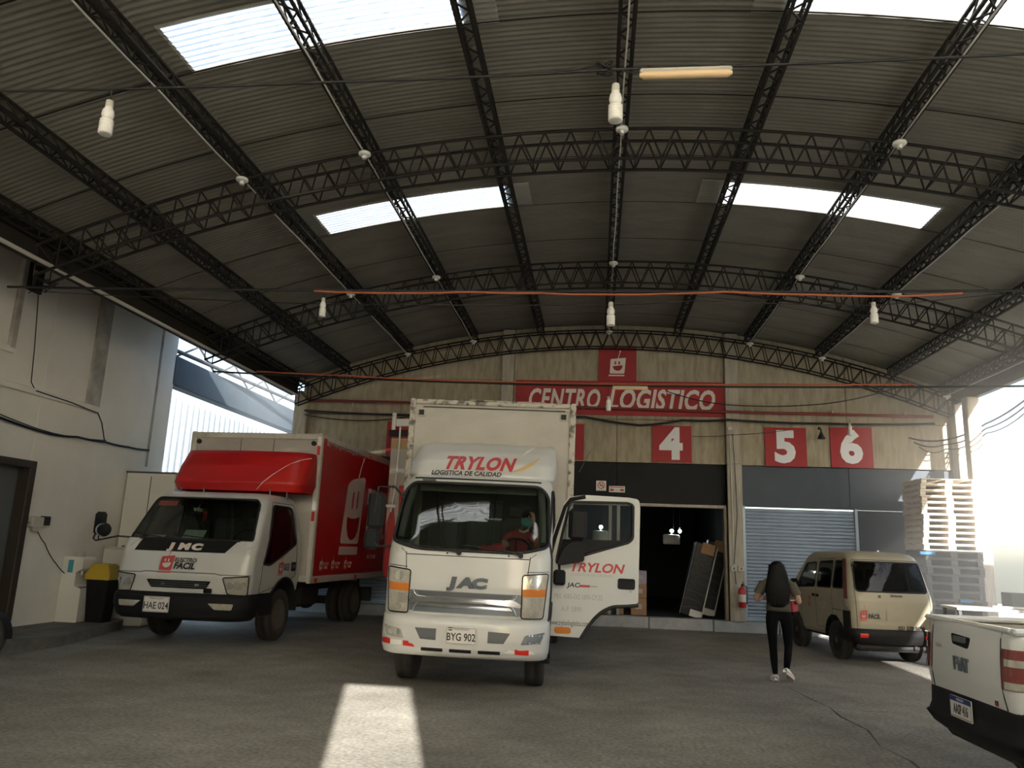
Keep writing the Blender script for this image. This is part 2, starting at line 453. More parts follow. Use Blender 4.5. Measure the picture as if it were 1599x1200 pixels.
def wheel(name, parent, x, y, r, w, side, mt=None, mr=None, dish=.03):
    """tyre with tread shoulders, rim, hub and wheel nuts; axle along x, side = +1 when the outer face points to +x"""
    t = MB(); k = w/2
    M = FR((x, y, r), (0, 1, 0), (0, 0, 1))
    prof = [(r*.60, -k*.9), (r*.72, -k), (r*.90, -k), (r*.975, -k*.86), (r, -k*.62), (r, -k*.2), (r*.985, -k*.18), (r*.985, k*.18), (r, k*.2), (r, k*.62), (r*.975, k*.86), (r*.90, k), (r*.72, k), (r*.60, k*.9), (r*.58, 0), (r*.60, -k*.9)]
    t.lathe(prof, 32, 0)
    o = t.build(name, mt or M_tyre, parent, M=M)
    q = MB(); s = side
    q.lathe([(r*.60, s*k*.86), (r*.56, s*k*.9), (r*.50, s*(k*.55)), (r*.34, s*(k*.55-dish)), (r*.30, s*k*.62), (r*.17, s*k*.66), (r*.15, s*k*.95), (r*.02, s*k)], 24)
    for i in range(6):
        a = i*pi/3; q.cyl((r*.24*cos(a), r*.24*sin(a), s*k*.6), (r*.24*cos(a), r*.24*sin(a), s*k*.8), r*.035, 6)
    for i in range(8):
        a = i*pi/4+.2; q.cyl((r*.43*cos(a), r*.43*sin(a), s*(k*.50)), (r*.43*cos(a), r*.43*sin(a), s*(k*.62)), r*.05, 8)
    q.build('rim', mr or M_rim, o, angle=40)
    return o
# ================================================================ the shed
X0 = .25; ZC = -13.35                      # axis of the barrel roof
def arc(rad, th): return X0+rad*sin(th), ZC+rad*cos(th)
YB = 18.3                                  # face of the back wall
fl = MB()
fl.box((0, 8, -.1), (60, 60, .2))
flo = tag(fl.build('floor', M_floor), 'worn grey asphalt floor of the depot', 'floor', kind='structure')
for pts in ([(2.55, 10.9), (2.62, 10.2), (2.70, 9.75), (2.66, 9.2), (2.74, 8.6), (2.62, 7.9), (2.70, 7.4), (2.64, 6.8)], [(2.70, 9.75), (3.05, 9.6), (3.3, 9.65)], [(2.64, 6.8), (2.2, 6.5), (1.9, 6.55)]):
    q = MB(); v = []
    for i, (a, b) in enumerate(pts): d_ = .010+.006*sin(i*2.3); v += [(a-d_, b+.01, .0012), (a+d_, b-.01, .0012)]
    q.add(v, [(2*i, 2*i+1, 2*i+3, 2*i+2) for i in range(len(pts)-1)]); q.build('floor_crack', M_black, flo)
y = MB(); y.box((19, 8, .004), (21.5, 60, .012))
tag(y.build('trim_yard', M_ground), 'pale concrete yard outside the open right side', 'ground', kind='structure')
# dock kerb with recessed joints
kb = T('trim_kerb', 'low pale concrete dock kerb along the foot of the back wall', 'kerb', (0, 0, 0), kind='structure')
for i in range(11):
    a = -7.3+i*1.42
    q = MB(); q.box((a+.705, 18.35, .125), (1.405, .36, .25), b=.018); q.build('kerb_stone', M_kerb, kb)
q = MB(); q.box((.4, 22.3, .12), (15.6, 7.55, .24)); q.build('dock_slab', M_kerb, kb)

# ---- ceiling : corrugated sheets on a barrel roof
ceil = T('ceiling', 'dark corrugated zinc barrel roof', 'roof', kind='structure')
RS = 20.46; PIT = .735; Y0 = 6.28; NW = 9
SEG = [(-7.52, -4.55), (-4.60, -1.40), (-1.45, 1.85), (1.80, 5.00), (4.95, 8.15)]
def th_of(x): return asin((x-X0)/RS)
def sheet(xa, xb, lift, nx=9):
    ta, tb = th_of(xa), th_of(xb); v = []; f = []; ny = NW*6
    for i in range(nx+1):
        t = ta+(tb-ta)*i/nx
        for j in range(ny+1):
            y = j/ny*(PIT+.04); r = RS+lift+.0065*cos(2*pi*NW*y/PIT)
            v.append((X0+r*sin(t), y, ZC+r*cos(t)))
    for i in range(nx):
        for j in range(ny):
            a = i*(ny+1)+j; f.append((a, a+1, a+ny+2, a+ny+1))
    mb = MB(); mb.add(v, f, 0, True); return mb
def sheet_me(n, m, xa, xb, lift):
    o = sheet(xa, xb, lift).build(n, m); me = o.data; bpy.data.objects.remove(o); return me
SM = [sheet_me('roof_sheet', M_roof, a, b, l) for (a, b), l in zip(SEG, (0, .012, .024, .012, 0))]
SKM = {1: sheet_me('skylight_sheet', M_trans, -4.42, -1.08, .010), 3: sheet_me('skylight_sheet', M_trans, 1.50, 4.86, .010)}
OPQ = {1: sheet_me('roof_sheet', M_roof, -4.60, -4.38, .012), 3: sheet_me('roof_sheet', M_roof, 4.82, 5.0, .012)}
for k in range(-11, 17):
    yy = Y0+PIT*k
    if yy > 18.1: break
    for sgm in range(5):
        if k % 6 == 0 and k < 12 and sgm in (1, 3):
            o = link('skylight_sheet', SKM[sgm], ceil); o.location.y = yy; o['label'] = 'translucent white corrugated sheet'
            o = link('roof_sheet', OPQ[sgm], ceil); o.location.y = yy; continue
        o = link('roof_sheet', SM[sgm], ceil); o.location.y = yy; o.location.z = .003*(k % 2)
# overlapping seam laps (dark sooty strips) every second sheet
lap = MB()
for k in range(-10, 17):
    if k % 2 == 0: continue
    yy = Y0+PIT*k
    if yy > 18.2: continue
    P = [(*arc(RS-.012, th_of(-7.4)+(th_of(8.05)-th_of(-7.4))*i/40), 0) for i in range(41)]
    v = [(p[0], yy-.012, p[1]) for p in P]+[(p[0], yy+.012, p[1]) for p in P]
    lap.add(v, [(i, i+1, 42+i, 41+i) for i in range(40)])
o = lap.build('seam_lap', M_steel, ceil); o['kind'] = 'stuff'
# edge gutter and the flashing that closes the strip to the left wall
g = MB()
g.box((-7.50, 8.5, 5.40), (.16, 19.2, .44)); g.cyl((-7.38, -1, 5.16), (-7.38, 18.0, 5.16), .03, 8, m=1)
tag(g.build('trim_gutter', [M_steel, M_cond]), 'dark steel gutter and pale pipe along the left roof edge', 'gutter', kind='structure')
fl2 = MB(); fl2.add([(-7.5, -1, 5.50), (-7.5, 15.36, 5.50), (-9.2, 15.36, 6.24), (-9.2, -1, 6.24)], [(0, 1, 2, 3)])
fl2.add([(-7.5, -1, 5.52), (-7.5, 15.36, 5.52), (-9.2, 15.36, 6.26), (-9.2, -1, 6.26)], [(3, 2, 1, 0)])
tag(fl2.build('trim_flashing', M_roof), 'sooty metal flashing between roof edge and white wall', 'flashing', kind='structure')
g = MB(); g.box((8.10, 8.6, 5.40), (.12, 19.2, .42))
tag(g.build('trim_eaves', M_steel2), 'grey eaves beam along the open right side', 'beam', kind='structure')

# ---- arch trusses
ROD = MB().cyl((0, 0, 0), (0, 0, 1), .011, 6, caps=False).build('lacing_rod', M_steel); ROD_ME = ROD.data; bpy.data.objects.remove(ROD)
def rod(name, p0, p1, parent, k=1.):
    d = Vector(p1)-Vector(p0); o = link(name, ROD_ME, parent)
    o.matrix_basis = Matrix.Translation(p0) @ d.to_track_quat('Z', 'Y').to_matrix().to_4x4() @ Matrix.Diagonal((k, k, d.length, 1))
TH0, TH1 = asin((-7.46-X0)/20), asin((8.0-X0)/20)
def arch(y, label, dep=.15, mine=0):
    t = T('arch_truss', label, 'roof truss', (X0, y, 6.45), group='arched roof trusses')
    for rad, nm in ((19.80, 'bottom_chord'), (20.205, 'top_chord')):
        for s in (-1, 1):
            P = []
            for i in range(61):
                x, z = arc(rad, TH0+(TH1-TH0)*i/60); P.append((x-X0, s*dep, z-6.45))
            MB().tube(P, .021, 4).build(nm, M_steel, t)
    N = 98
    def pt(i, s):
        x, z = arc(20.205 if i % 2 else 19.80, TH0+(TH1-TH0)*i/N); return (x-X0, s*dep, z-6.45)
    for s in (-1, 1):
        for i in range(N): rod('lacing_rod', pt(i, s), pt(i+1, s), t)
    for i in range(0, N, 2): rod('cross_rod', pt(i, -1), pt(i, 1), t)
    return t
arch(9.0, 'dark arched lattice truss nearest the camera, above the truck box')
arch(13.55, 'dark arched lattice truss second from the camera, halfway to the wall')
arch(18.0, 'dark arched lattice truss running along the top of the back wall', .11)
# ---- purlins
PN = ['left edge', 'fourth left of the ridge', 'third left of the ridge', 'second left of the ridge', 'first left of the ridge', 'at the ridge',
      'first right of the ridge', 'second right of the ridge', 'third right of the ridge', 'fourth right of the ridge', 'right edge']
for k, nm in zip((-4.72, -4, -3, -2, -1, 0, 1, 2, 3, 4, 4.7), PN):
    th = k*1.63/20.2
    t = T('purlin', 'long dark lattice purlin under the roof, '+nm, 'purlin', (X0+20.24*sin(th), 8.6, ZC+20.24*cos(th)), group='lattice purlins')
    t.rotation_euler = (0, th, 0)
    for x, z in ((-.075, 0), (.075, 0), (-.075, .17), (.075, .17)):
        q = MB(); q.box((x, 0, z), (.034, 19.1, .03)); q.build('chord', M_steel, t)
    q = MB(); n = 112
    for i in range(n):
        a = -9.5+19*i/n; b = -9.5+19*(i+1)/n; s = 1 if i % 2 else -1
        q.cyl((-.075*s, a, 0), (.075*s, b, 0), .011, 4, caps=False)
        for x in (-.075, .075): q.cyl((x, a, 0 if i % 2 else .17), (x, b, .17 if i % 2 else 0), .011, 4, caps=False)
    q.build('lacing', M_steel, t)['kind'] = 'stuff'
# ---- lighting conduits under five purlins, with round junction lamps at the trusses
def conduit(k, ys, label):
    th = k*1.63/20.1; x = X0+20.16*sin(th)-.0; z = ZC+20.16*cos(th)-.02
    t = T('ceiling_conduit', label, 'conduit', (x, 9, z), group='white conduits under the purlins')
    P = [(0+.006*sin(i*1.7), -9.6+i*.618, -.004*(i % 3)) for i in range(31)]
    MB().tube(P, .010, 6).build('pipe', M_cond, t)
    return x, z
CK = {-3: 'third purlin left of the ridge', -2: 'second purlin left of the ridge', 0: 'ridge purlin', 2: 'second purlin right of the ridge', 3: 'third purlin right of the ridge', 4.7: 'right edge purlin'}
for k, nm in CK.items():
    x, z = conduit(k, None, 'thin white conduit clipped under the '+nm)
    for y, w in ((8.72, 'first'), (13.27, 'second'), (17.75, 'farthest')):
        t = T('lamp_holder', 'round white lamp holder under the %s, %s from the camera' % (nm.replace(' purlin', '').replace('ridge', 'roof ridge') if k == 0 else nm.replace(' purlin left of the ridge', ' left purlin').replace(' purlin right of the ridge', ' right purlin'), w), 'lamp holder', (x+.01, y, z-.03), group='lamp holders on the conduits')
        MB().lathe([(.0, .03), (.075, .028), (.08, .0), (.066, -.012), (.03, -.014)], 14).build('dish', M_white, t)
        MB().lathe([(.03, -.014), (.03, -.055), (.024, -.058), (.024, -.02)], 12).build('socket', M_white, t)

# ---- back wall : precast panels, pilasters, dark headers
wb = T('wall_back', 'weathered beige precast concrete back wall', 'wall', kind='structure')
def panel(xa, xb, za, zb, arched=False, m=M_conc, name='wall_panel', y=YB, d=.16, off=0.):
    g = .007; n = 10
    if arched:
        top = []
        for i in range(n+1):
            x = xb-g-(xb-xa-2*g)*i/n; top.append((x, max(za+.03, min(zb, ZC+sqrt(RS*RS-(x-X0)**2)-.02))))
        P = [(xa+g, za+g), (xb-g, za+g)]+top
    else: P = [(xa+g, za+g), (xb-g, za+g), (xb-g, zb-g), (xa+g, zb-g)]
    MB().prism([P], 0, d, M=front(0, y+d-off, 0)).build(name, m, wb)
for a, b in ((-7.35, -4.82), (-4.82, -2.33), (-2.03, .48), (.48, 2.99), (3.31, 5.75), (5.75, 8.2)):
    off = rnd.uniform(0, .006)
    panel(a, b, 3.73, 4.76, off=off); panel(a, b, 4.76, 5.68, arched=True, off=rnd.uniform(0, .006))
    if ZC+sqrt(RS*RS-(max(abs(a-X0), abs(b-X0)))**2) > 5.4 or True:
        panel(a, b, 5.68, 9, arched=True, off=rnd.uniform(0, .006))
bk = MB(); bk.prism([[(-7.4, 3.7), (8.2, 3.7)]+[(8.2-15.6*i/24, ZC+sqrt(RS*RS-(8.2-15.6*i/24-X0)**2)-.03) for i in range(25)]], 0, .02, M=front(0, YB+.2, 0))
bk.build('joint_backing', M_dark, wb)
for xa, xb, zb in ((-2.33, -2.03, 6.93), (2.99, 3.33, 3.75), (2.99, 3.31, 6.86)):
    q = MB(); q.box(((xa+xb)/2, YB+.03 if zb > 4 else YB+.0, (zb+.24)/2), (xb-xa-.01, .34 if zb > 4 else .36, zb-.24), b=.012); q.build('pilaster', M_pil, wb)
q = MB(); q.box((-7.32, YB+.02, 2.7), (.34, .40, 5.2), b=.012); q.build('pilaster', M_conc, wb)
q = MB(); q.box((8.16, YB-.1, 2.6), (.30, .40, 5.2), b=.012); q.build('pilaster', M_pil, wb)
# header boards and side cheeks
def board(xa, xb, za, zb, m, y=YB+.06, nm='header_board'):
    q = MB(); q.box(((xa+xb)/2, y+.05, (za+zb)/2), (xb-xa-.01, .1, zb-za-.01), b=.006); q.build(nm, m, wb)
board(-2.03, .48, 2.79, 3.73, M_dark); board(.48, 2.99, 2.79, 3.73, M_dark)
board(3.33, 5.75, 2.78, 3.73, M_bluegrey); board(5.75, 8.05, 2.78, 3.73, M_bluegrey); board(5.90, 8.05, .25, 2.78, M_bluegrey, nm='side_board')
board(-7.2, -2.33, 2.79, 3.73, M_dark)
q = MB(); q.box((.48, YB+.05, 2.755), (5.0, .14, .07), b=.008); q.build('lintel', M_pil, wb)
for x in (.34, .53): 
    q = MB(); q.box((x, YB+.08, 1.5), (.07 if x < .5 else .075, .06, 2.48), b=.006); q.build('door_post', M_pil, wb)
q = MB(); q.box((.435, YB+.09, 1.5), (.115, .04, 2.48)); q.build('door_post', M_dark, wb)
q = MB(); q.box((2.955, YB+.05, 1.5), (.06, .2, 2.5), b=.006); q.build('door_post', M_conc, wb)

# ---- rolling shutters
def shutter(name, xa, xb, za, zb, label):
    t = T(name, label, 'shutter', ((xa+xb)/2, YB+.12, za), kind='structure'); w = xb-xa-.10; n = int((zb-za-.08)/.078)
    q = MB(); P = []
    for i in range(9):
        a = i/8; P.append((-.024*sin(pi*a)-.004, a*.074))
    v = [(x, p[0], p[1]) for x in (-w/2, w/2) for p in P]
    q.add(v, [(i, 9+i, 10+i, i+1) for i in range(8)], 0, True)
    q.add([(-w/2, .004, 0), (w/2, .004, 0), (w/2, .004, .078), (-w/2, .004, .078)], [(0, 1, 2, 3)])
    first = q.build('slat', M_shut, t); first.location.z = .085
    for i in range(1, n): o = link('slat', first.data, t); o.location.z = .085+i*.078
    q = MB(); q.box((0, -.01, .042), (w, .05, .08), b=.008); q.build('bottom_rail', M_shut, t)
    for s in (-1, 1):
        q = MB(); q.box((s*(w/2+.03), -.03, (zb-za)/2), (.07, .10, zb-za), b=.006); q.build('guide_rail', M_shut, t)
    return t
shutter('door_2', 3.36, 5.88, .25, 2.80, 'closed silver blue rolling shutter of slats behind the van')
shutter('door_3', -7.0, -2.36, .25, 2.80, 'closed grey rolling shutter behind the two trucks')
# papers taped on the shutter
for x, z, w in ((5.02, 1.55, .17), (5.22, 1.53, .2), (4.85, 1.5, .16)):
    pp = MB(); pp.box((0, 0, 0), (w, .004, .24)); o = pp.build('paper_notice', M_paper if x > 5.1 else M_signw); o.location = (x, YB+.085, z)
    tag(o, {5.02: 'middle of the three pale notices taped on the shutter beside the van', 5.22: 'rightmost pale notice taped on the shutter beside the van', 4.85: 'leftmost pale notice taped on the shutter by the woman'}[x], 'notice', 'paper notices on the shutter')

# ---- dark store room behind bay four
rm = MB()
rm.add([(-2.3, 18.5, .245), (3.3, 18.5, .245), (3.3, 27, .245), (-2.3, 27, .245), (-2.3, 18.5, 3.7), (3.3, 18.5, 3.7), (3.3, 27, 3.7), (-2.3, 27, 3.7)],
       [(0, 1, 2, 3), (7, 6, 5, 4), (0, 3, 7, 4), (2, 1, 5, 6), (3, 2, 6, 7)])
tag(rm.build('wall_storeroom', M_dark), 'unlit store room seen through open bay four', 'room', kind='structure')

# ---- left wall
wl = T('wall_left', 'white plastered side wall with dirty pilaster strips', 'wall', kind='structure')
XL = -9.1
def lbox(ya, yb, za, zb, m, nm, pr=0., d=.25, b=.01):
    q = MB(); q.box((XL-d/2+pr/2, (ya+yb)/2, (za+zb)/2), (d+pr, yb-ya, zb-za), b=b); q.build(nm, m, wl)
lbox(-1, 9.0, 0, 6.2, M_wall, 'wall_panel'); lbox(11.53, 15.36, 0, 6.2, M_wall, 'wall_panel')
lbox(9.0, 11.53, 2.72, 6.2, M_wall, 'wall_panel')
lbox(12.62, 12.98, 3.86, 6.1, M_wallstain, 'pilaster', .05); lbox(14.72, 14.80, 3.0, 6.1, M_wallstain, 'pilaster', .01)
lbox(10.62, 10.74, 4.40, 6.1, M_wallstain, 'pilaster', .06); lbox(9.0, 12.98, 3.80, 3.90, M_wall, 'ledge', .06)
lbox(9.0, 10.74, 4.34, 4.44, M_wall, 'ledge', .06)
d = T('door_1', 'dark brown wooden doorway in the left wall', 'door', (XL, 10.3, .25), kind='structure')
for ya in (-.62, 1.18): q = MB(); q.box((.02, ya, 1.2), (.2, .14, 2.4), b=.01); q.build('jamb', M_brown, d)
q = MB(); q.box((.02, .28, 2.43), (.2, 1.94, .12), b=.01); q.build('head', M_brown, d)
q = MB(); q.box((-.12, .28, 1.20), (.05, 1.98, 2.44), b=.006); q.build('leaf', M_grayp, d)
for i in range(3):
    q = MB(); q.box((-.085, .28, .42+i*.75), (.03, 1.3, .6), b=.012); q.build('leaf_panel', M_grayp, d)
pd = MB(); pd.prism([rpoly([(-9.1, 8.5), (-8.2, 8.7), (-7.75, 11.0), (-8.1, 12.6), (-8.35, 13.6), (-9.1, 13.7)], .25)], 0, .15)
tag(pd.build('trim_step', mat('stained step', (.17, .16, .14), .9, var=.8, scale=3, var2=(.07, .065, .06))), 'low stained concrete step at the foot of the left wall', 'step', kind='structure')
# beam and pale sheeting beyond the end of the left wall
bm = MB(); bm.box((-9.25, 19.4, 5.16), (.3, 8.2, .66), b=.02)
tag(bm.build('trim_beam', M_beam), 'deep slate coloured beam beyond the end of the white wall', 'beam', kind='structure')
br = MB()
for i in range(7): br.cyl((-9.2, 15.5+i*.9, 5.95 if i % 2 else 5.5), (-9.2, 16.4+i*.9, 5.5 if i % 2 else 5.95), .025, 6)
br.cyl((-9.2, 15.3, 5.95), (-9.2, 22, 5.95), .03, 6); br.cyl((-9.2, 15.3, 5.62), (-8.7, 22, 5.58), .05, 6)
tag(br.build('trim_bracing', M_steel2), 'thin light steel bracing above the slate beam', 'bracing', kind='structure')
fc = T('sheet_fence', 'tall pale ribbed metal fence outside beyond the red truck', 'fence', (-12.2, 24, 0))
for i in range(26):
    q = MB(); q.box((0, i*.34-4, 2.8), (.03, .30, 5.6)); q.box((.03, i*.34-4, 2.8), (.05, .09, 5.6)); q.build('fence_board', M_fence, fc)
q = MB(); q.box((9.5, 8.6, 2.15), (2.6, 4.8, 4.3))  # unseen block, added to keep the sun off the lower pallets
tag(q.build('wall_sun_blocker', M_wall), 'added white block outside the open right side, unseen, shading the pallets', 'wall', kind='structure')
# ---- front wall behind the camera: two gate leaves with a gap, unseen gable made translucent to let soft light in
gf = T('door_4', 'tall gate behind the camera standing slightly open', 'gate', kind='structure')
for xa, xb in ((-9.3, -.10), (.69, 9.5)):
    q = MB(); q.box(((xa+xb)/2, -1.05, 2.26), (xb-xa, .1, 4.52)); q.build('gate_leaf', M_fence, gf)
q = MB(); q.prism([[(-9.3, 4.52), (9.5, 4.52), (9.5, 5.0)]+[(9.4-18.7*i/30, max(5.0, ZC+sqrt(RS*RS-(min(max(9.4-18.7*i/30, -7.5), 8.1)-X0)**2)+.05)) for i in range(31)]], 0, .05, M=front(0, -1.05, 0))
q.build('gable', M_trans, gf)
# ================================================================ white delivery truck (nearest, driver's door open)
JA = T('delivery_truck', 'white cab-over box truck in the centre with its driver door open', 'truck', (-1.49, 8.95, 0), R(2.0)); JA.rotation_euler.y = R(.7)
S = Shell([(.80, .13, 1.82, .965, .20, .06), (.90, .10, 1.85, .975, .22, .06), (1.20, .085, 1.85, .978, .22, .06), (1.55, .12, 1.85, .978, .22, .06),
           (1.66, .165, 1.85, .976, .22, .06), (2.0, .35, 1.85, .966, .22, .06), (2.40, .585, 1.84, .948, .24, .08), (2.47, .65, 1.83, .935, .26, .1),
           (2.525, .75, 1.80, .90, .26, .12), (2.56, .92, 1.72, .82, .24, .14), (2.575, 1.1, 1.6, .68, .2, .14)], bow=.06, dz=.022)
WS = rpoly([(-.935, 1.685), (-.62, 1.60), (.62, 1.60), (.935, 1.685), (.905, 2.30), (.80, 2.415), (-.80, 2.415), (-.905, 2.30)], [.07, .2, .2, .07, .16, .16, .16, .16])
SW = rpoly([(.58, 1.72), (1.48, 1.72), (1.48, 2.30), (.86, 2.33)], .07)
DO = rpoly([(.30, .62), (.62, .62), (.78, 1.02), (1.52, 1.03), (1.54, 2.34), (.80, 2.38), (.36, 1.75)], .05)
AR = circ(1.13, .42, .56, 28)
HL = [(s, [(s*.655, 1.355), (s*.655, .875), (s*.900, .880), (s*.945, 1.385)]) for s in (-1, 1)]
def cutJ(x, y, z, p):
    if p == 'F': return inpoly(x, z, WS)
    if p in 'LR' and inpoly(y, z, AR): return True
    if p == 'R': return inpoly(y, z, DO)
    if p == 'L': return inpoly(y, z, SW)
    return False
S.mesh(cutJ).build('cab_shell', M_jac, JA)
q = patch(WS, S.F(.006), 6); q.build('windscreen', M_glass, JA)
q = MB(); q.tube([S.F(.008)(*p) for p in dens(WS, .04)], .019, 6, closed=True); gk = q.build('windscreen_gasket', M_black, JA)
q = patch(SW, S.SL(.004), 4); q.build('side_window', M_glassd, JA)
q = MB(); q.tube([S.SL(.004)(*p) for p in dens(SW, .05)], .016, 6, closed=True); q.build('window_gasket', M_black, JA)
q = MB(); q.tube([S.SR(.0)(*p) for p in dens(DO, .05)], .020, 6, closed=True); q.build('door_seal', M_black, JA)
# hood panel seams
q = MB()
seam(q, [(-.69, 1.14), (-.715, 1.40), (-.73, 1.545), (-.73, 1.56)], S.F(), .005)
seam(q, [(.69, 1.14), (.715, 1.40), (.73, 1.545), (.73, 1.56)], S.F(), .005)
seam(q, [(-.73, 1.535), (.73, 1.535)], S.F(), .005)
seam(q, [(-.73, 1.545), (-.80, 1.60)], S.F(), .004); seam(q, [(.73, 1.545), (.80, 1.60)], S.F(), .004)
for s in (-1, 1): seam(q, [(s*.70, 1.39), (s*.945, 1.405)], S.F(), .004)
q.build('panel_seam', M_chassis, JA)
# roof strip and marker
q = MB(); q.tube([S.F(.012)(-.80+1.6*i/20, 2.475-.0*(i-10)**2/100) for i in range(21)], .011, 6); q.build('roof_strip', M_black, JA)
q = MB(); q.box((-.60, .60, 2.445), (.17, .06, .035), b=.012); q.build('roof_sensor', M_grayp, JA)
# head lamps: housing, amber band, reflectors
for s, P in HL:
    pth = rpoly(P, .03)
    h = slab(pth, S.F(.014), S.F(-.01)).build('headlamp', M_lens, JA)
    q = slab([(s*.66, 1.20), (s*.66, 1.115), (s*.918, 1.125), (s*.925, 1.215)], S.F(.019), S.F(0)); q.build('indicator', M_amber, h)['label'] = 'amber indicator band'
    for z0, z1 in ((.985, 1.095),):
        q = slab([(s*.68, z1), (s*.68, z0), (s*.78, z0), (s*.78, z1)], S.F(.019), S.F(0)); q.build('reflector', M_refl, h)
    for cx, cz, r in ((.79, 1.29, .055), (.78, .935, .045), (.87, .94, .032)):
        q = slab(circ(s*cx, cz, r, 16), S.F(.019), S.F(0)); q.build('bulb_dish', M_refl if r > .04 else M_lens, h)
    q = MB(); q.tube([S.F(.012)(*p) for p in dens(pth, .05)], .008, 5, closed=True); q.build('lamp_seal', M_blackp, h)
# chrome grille
def gband(pts, off, m, nm, par=JA): return slab(pts, S.F(off), S.F(-.01), d=.04).build(nm, m, par)
gr = gband([(-.645, 1.135), (-.645, .895), (.645, .895), (.645, 1.135)], .004, M_satin, 'grille')
gband(rpoly([(-.56, 1.125), (-.52, 1.075), (.52, 1.075), (.56, 1.125)], .02), .007, M_grayp, 'upper_slot', gr)
gband(rpoly([(-.57, 1.068), (-.645, 1.03), (-.645, .99), (-.5, 1.02), (.5, 1.02), (.645, .99), (.645, 1.03), (.57, 1.068)], .015), .03, M_chrome, 'chrome_bar', gr)
gband(rpoly([(-.52, .985), (-.56, .955), (.56, .955), (.52, .985)], .015), .022, M_chrome, 'chrome_bar', gr)
gband(rpoly([(-.50, 1.012), (-.54, .99), (.54, .99), (.50, 1.012)], .008), .008, M_grayp, 'lower_slot', gr)
gband(rpoly([(-.53, .945), (-.55, .90), (.55, .90), (.53, .945)], .01), .008, M_satin, 'lower_slot', gr)
for s in (-1, 1):
    q = MB(); q.tube([S.F(.020)(s*a, b) for a, b in ((.60, 1.13), (.585, 1.095), (.55, 1.072), (.45, 1.066))], .007, 5)
    q.build('chrome_moulding', M_chrome, gr); q = MB(); q.tube([S.F(.020)(s*a, b) for a, b in ((.48, 1.018), (.54, 1.005), (.575, .965), (.60, .90), (.645, .897))], .007, 5)
    q.build('chrome_moulding', M_chrome, gr)
for s_, x in (('J', -.135), ('A', 0), ('C', .135)):
    text('badge_letter', s_, .15, M_chrome, front(x*1.12, S.yf(0, 1.235)-.012, 1.235), JA, .01, .12, .011, 1.6)
# wipers
for x0, a in ((-.10, 165), (.62, 160)):
    q = MB(); o = S.F(.03); z0 = 1.575
    q.cyl(o(x0, z0), S.F(.055)(x0, z0), .03, 10)
    e = (x0+.42*cos(R(a)), z0+.02+.42*sin(R(a))*.35)
    q.tube([S.F(.05)(x0, z0), S.F(.045)((x0+e[0])/2, (z0+e[1])/2+.01), S.F(.03)(*e)], .009, 5)
    q.tube([S.F(.026)(e[0]-.30, e[1]+.02), S.F(.026)(e[0]+.30, e[1]-.03)], .008, 5)
    q.build('wiper', M_black, JA)
    q = MB(); q.cyl(S.F(.0)(x0-.14, z0-.01), S.F(.015)(x0-.14, z0-.01), .011, 8); q.build('washer_jet', M_black, JA)
# bumper
B = Shell([(.415, .10, .55, .93, .20, .02), (.43, .06, .55, .955, .22, .02), (.50, .02, .55, .975, .24, .02), (.62, .005, .55, .982, .25, .02), (.78, .015, .55, .982, .25, .02), (.845, .04, .55, .978, .24, .02), (.865, .085, .55, .96, .22, .02)], bow=.09, dz=.03)
VT = [[(-.545, .725), (-.475, .605), (-.295, .60), (-.295, .725)], [(.545, .715), (.475, .60), (.295, .60), (.295, .725)]]
SL = [rrect(.25, .038, .008, x, .495) for x in (-.335, -.01, .315)]
FG = [rpoly([(s*.935, .735), (s*.71, .70), (s*.665, .595), (s*.885, .62)], .02) for s in (-1, 1)]
bp_ = B.mesh(lambda x, y, z, p: p == 'B', cap=True).build('bumper', M_jac, JA)
for P in VT+SL: slab(P, B.F(.004), B.F(-.01)).build('vent', M_grayp if P in VT else M_blackp, bp_)
for s, P in zip((-1, 1), FG):
    f_ = slab(P, B.F(.008), B.F(-.01)).build('fog_lamp', M_lens if s < 0 else M_satin, bp_)
    if s > 0:
        f_['label'] = 'daytime lamp with white diodes'
        for i in range(5):
            for z in (.62, .70):
                q = patch(circ(.73+i*.038+(.03 if z > .65 else 0), z, .011, 8), B.F(.012), 2); q.build('diode', M_refl, f_)
    else:
        for x in (-.83, -.75):
            q = patch(circ(x, .665, .035, 12), B.F(.012), 2); q.build('bulb_dish', M_refl, f_)
# reflective tape, worn
for P, m in (([(-.955, .575), (-.955, .54), (-.935, .525), (-.83, .525), (-.83, .58), (-.90, .588)], M_refr), ([(-.825, .525), (-.69, .52), (-.69, .575), (-.825, .58)], M_refw),
             ([(-.672, .52), (-.53, .512), (-.56, .545), (-.60, .55), (-.61, .572), (-.672, .575)], M_refr),
             ([(.46, .50), (.60, .498), (.60, .525), (.54, .54), (.52, .52)], M_refw), ([(.605, .49), (.76, .485), (.76, .545), (.66, .535), (.605, .55)], M_refr), ([(.765, .49), (.84, .50), (.79, .53), (.765, .54)], M_refw)):
    patch(P, B.F(.006), 2).build('reflective_tape', m, bp_)
def plate(parent, M, w, h, top, main, blue=False, tail=None):
    o = flat('number_plate', [rrect(w, h, .012)], M_plate, M, parent, .006)
    Z = Matrix.Translation((0, 0, .0065))
    if blue: flat('plate_band', [rrect(w-.006, h*.24, .006, 0, h*.375)], M_bluep, Z, o, .001)
    q = MB(); q.prism([rrect(w-.012, h-.012, .01), list(reversed(rrect(w-.020, h-.020, .008)))], 0, .001); q.build('plate_rim', M_txtblk, o, M=Z)
    text('plate_text', top, h*.17, M_plate if blue else M_txtblk, Matrix.Translation((0, h*.37, .008)), o, .0006, spacing=1.2)
    text('plate_text', main, h*.62, M_txtblk, Matrix.Translation((0, -h*.10, .0075)), o, .0006, sx=.80 if blue else .78, bold=.002)
    return o
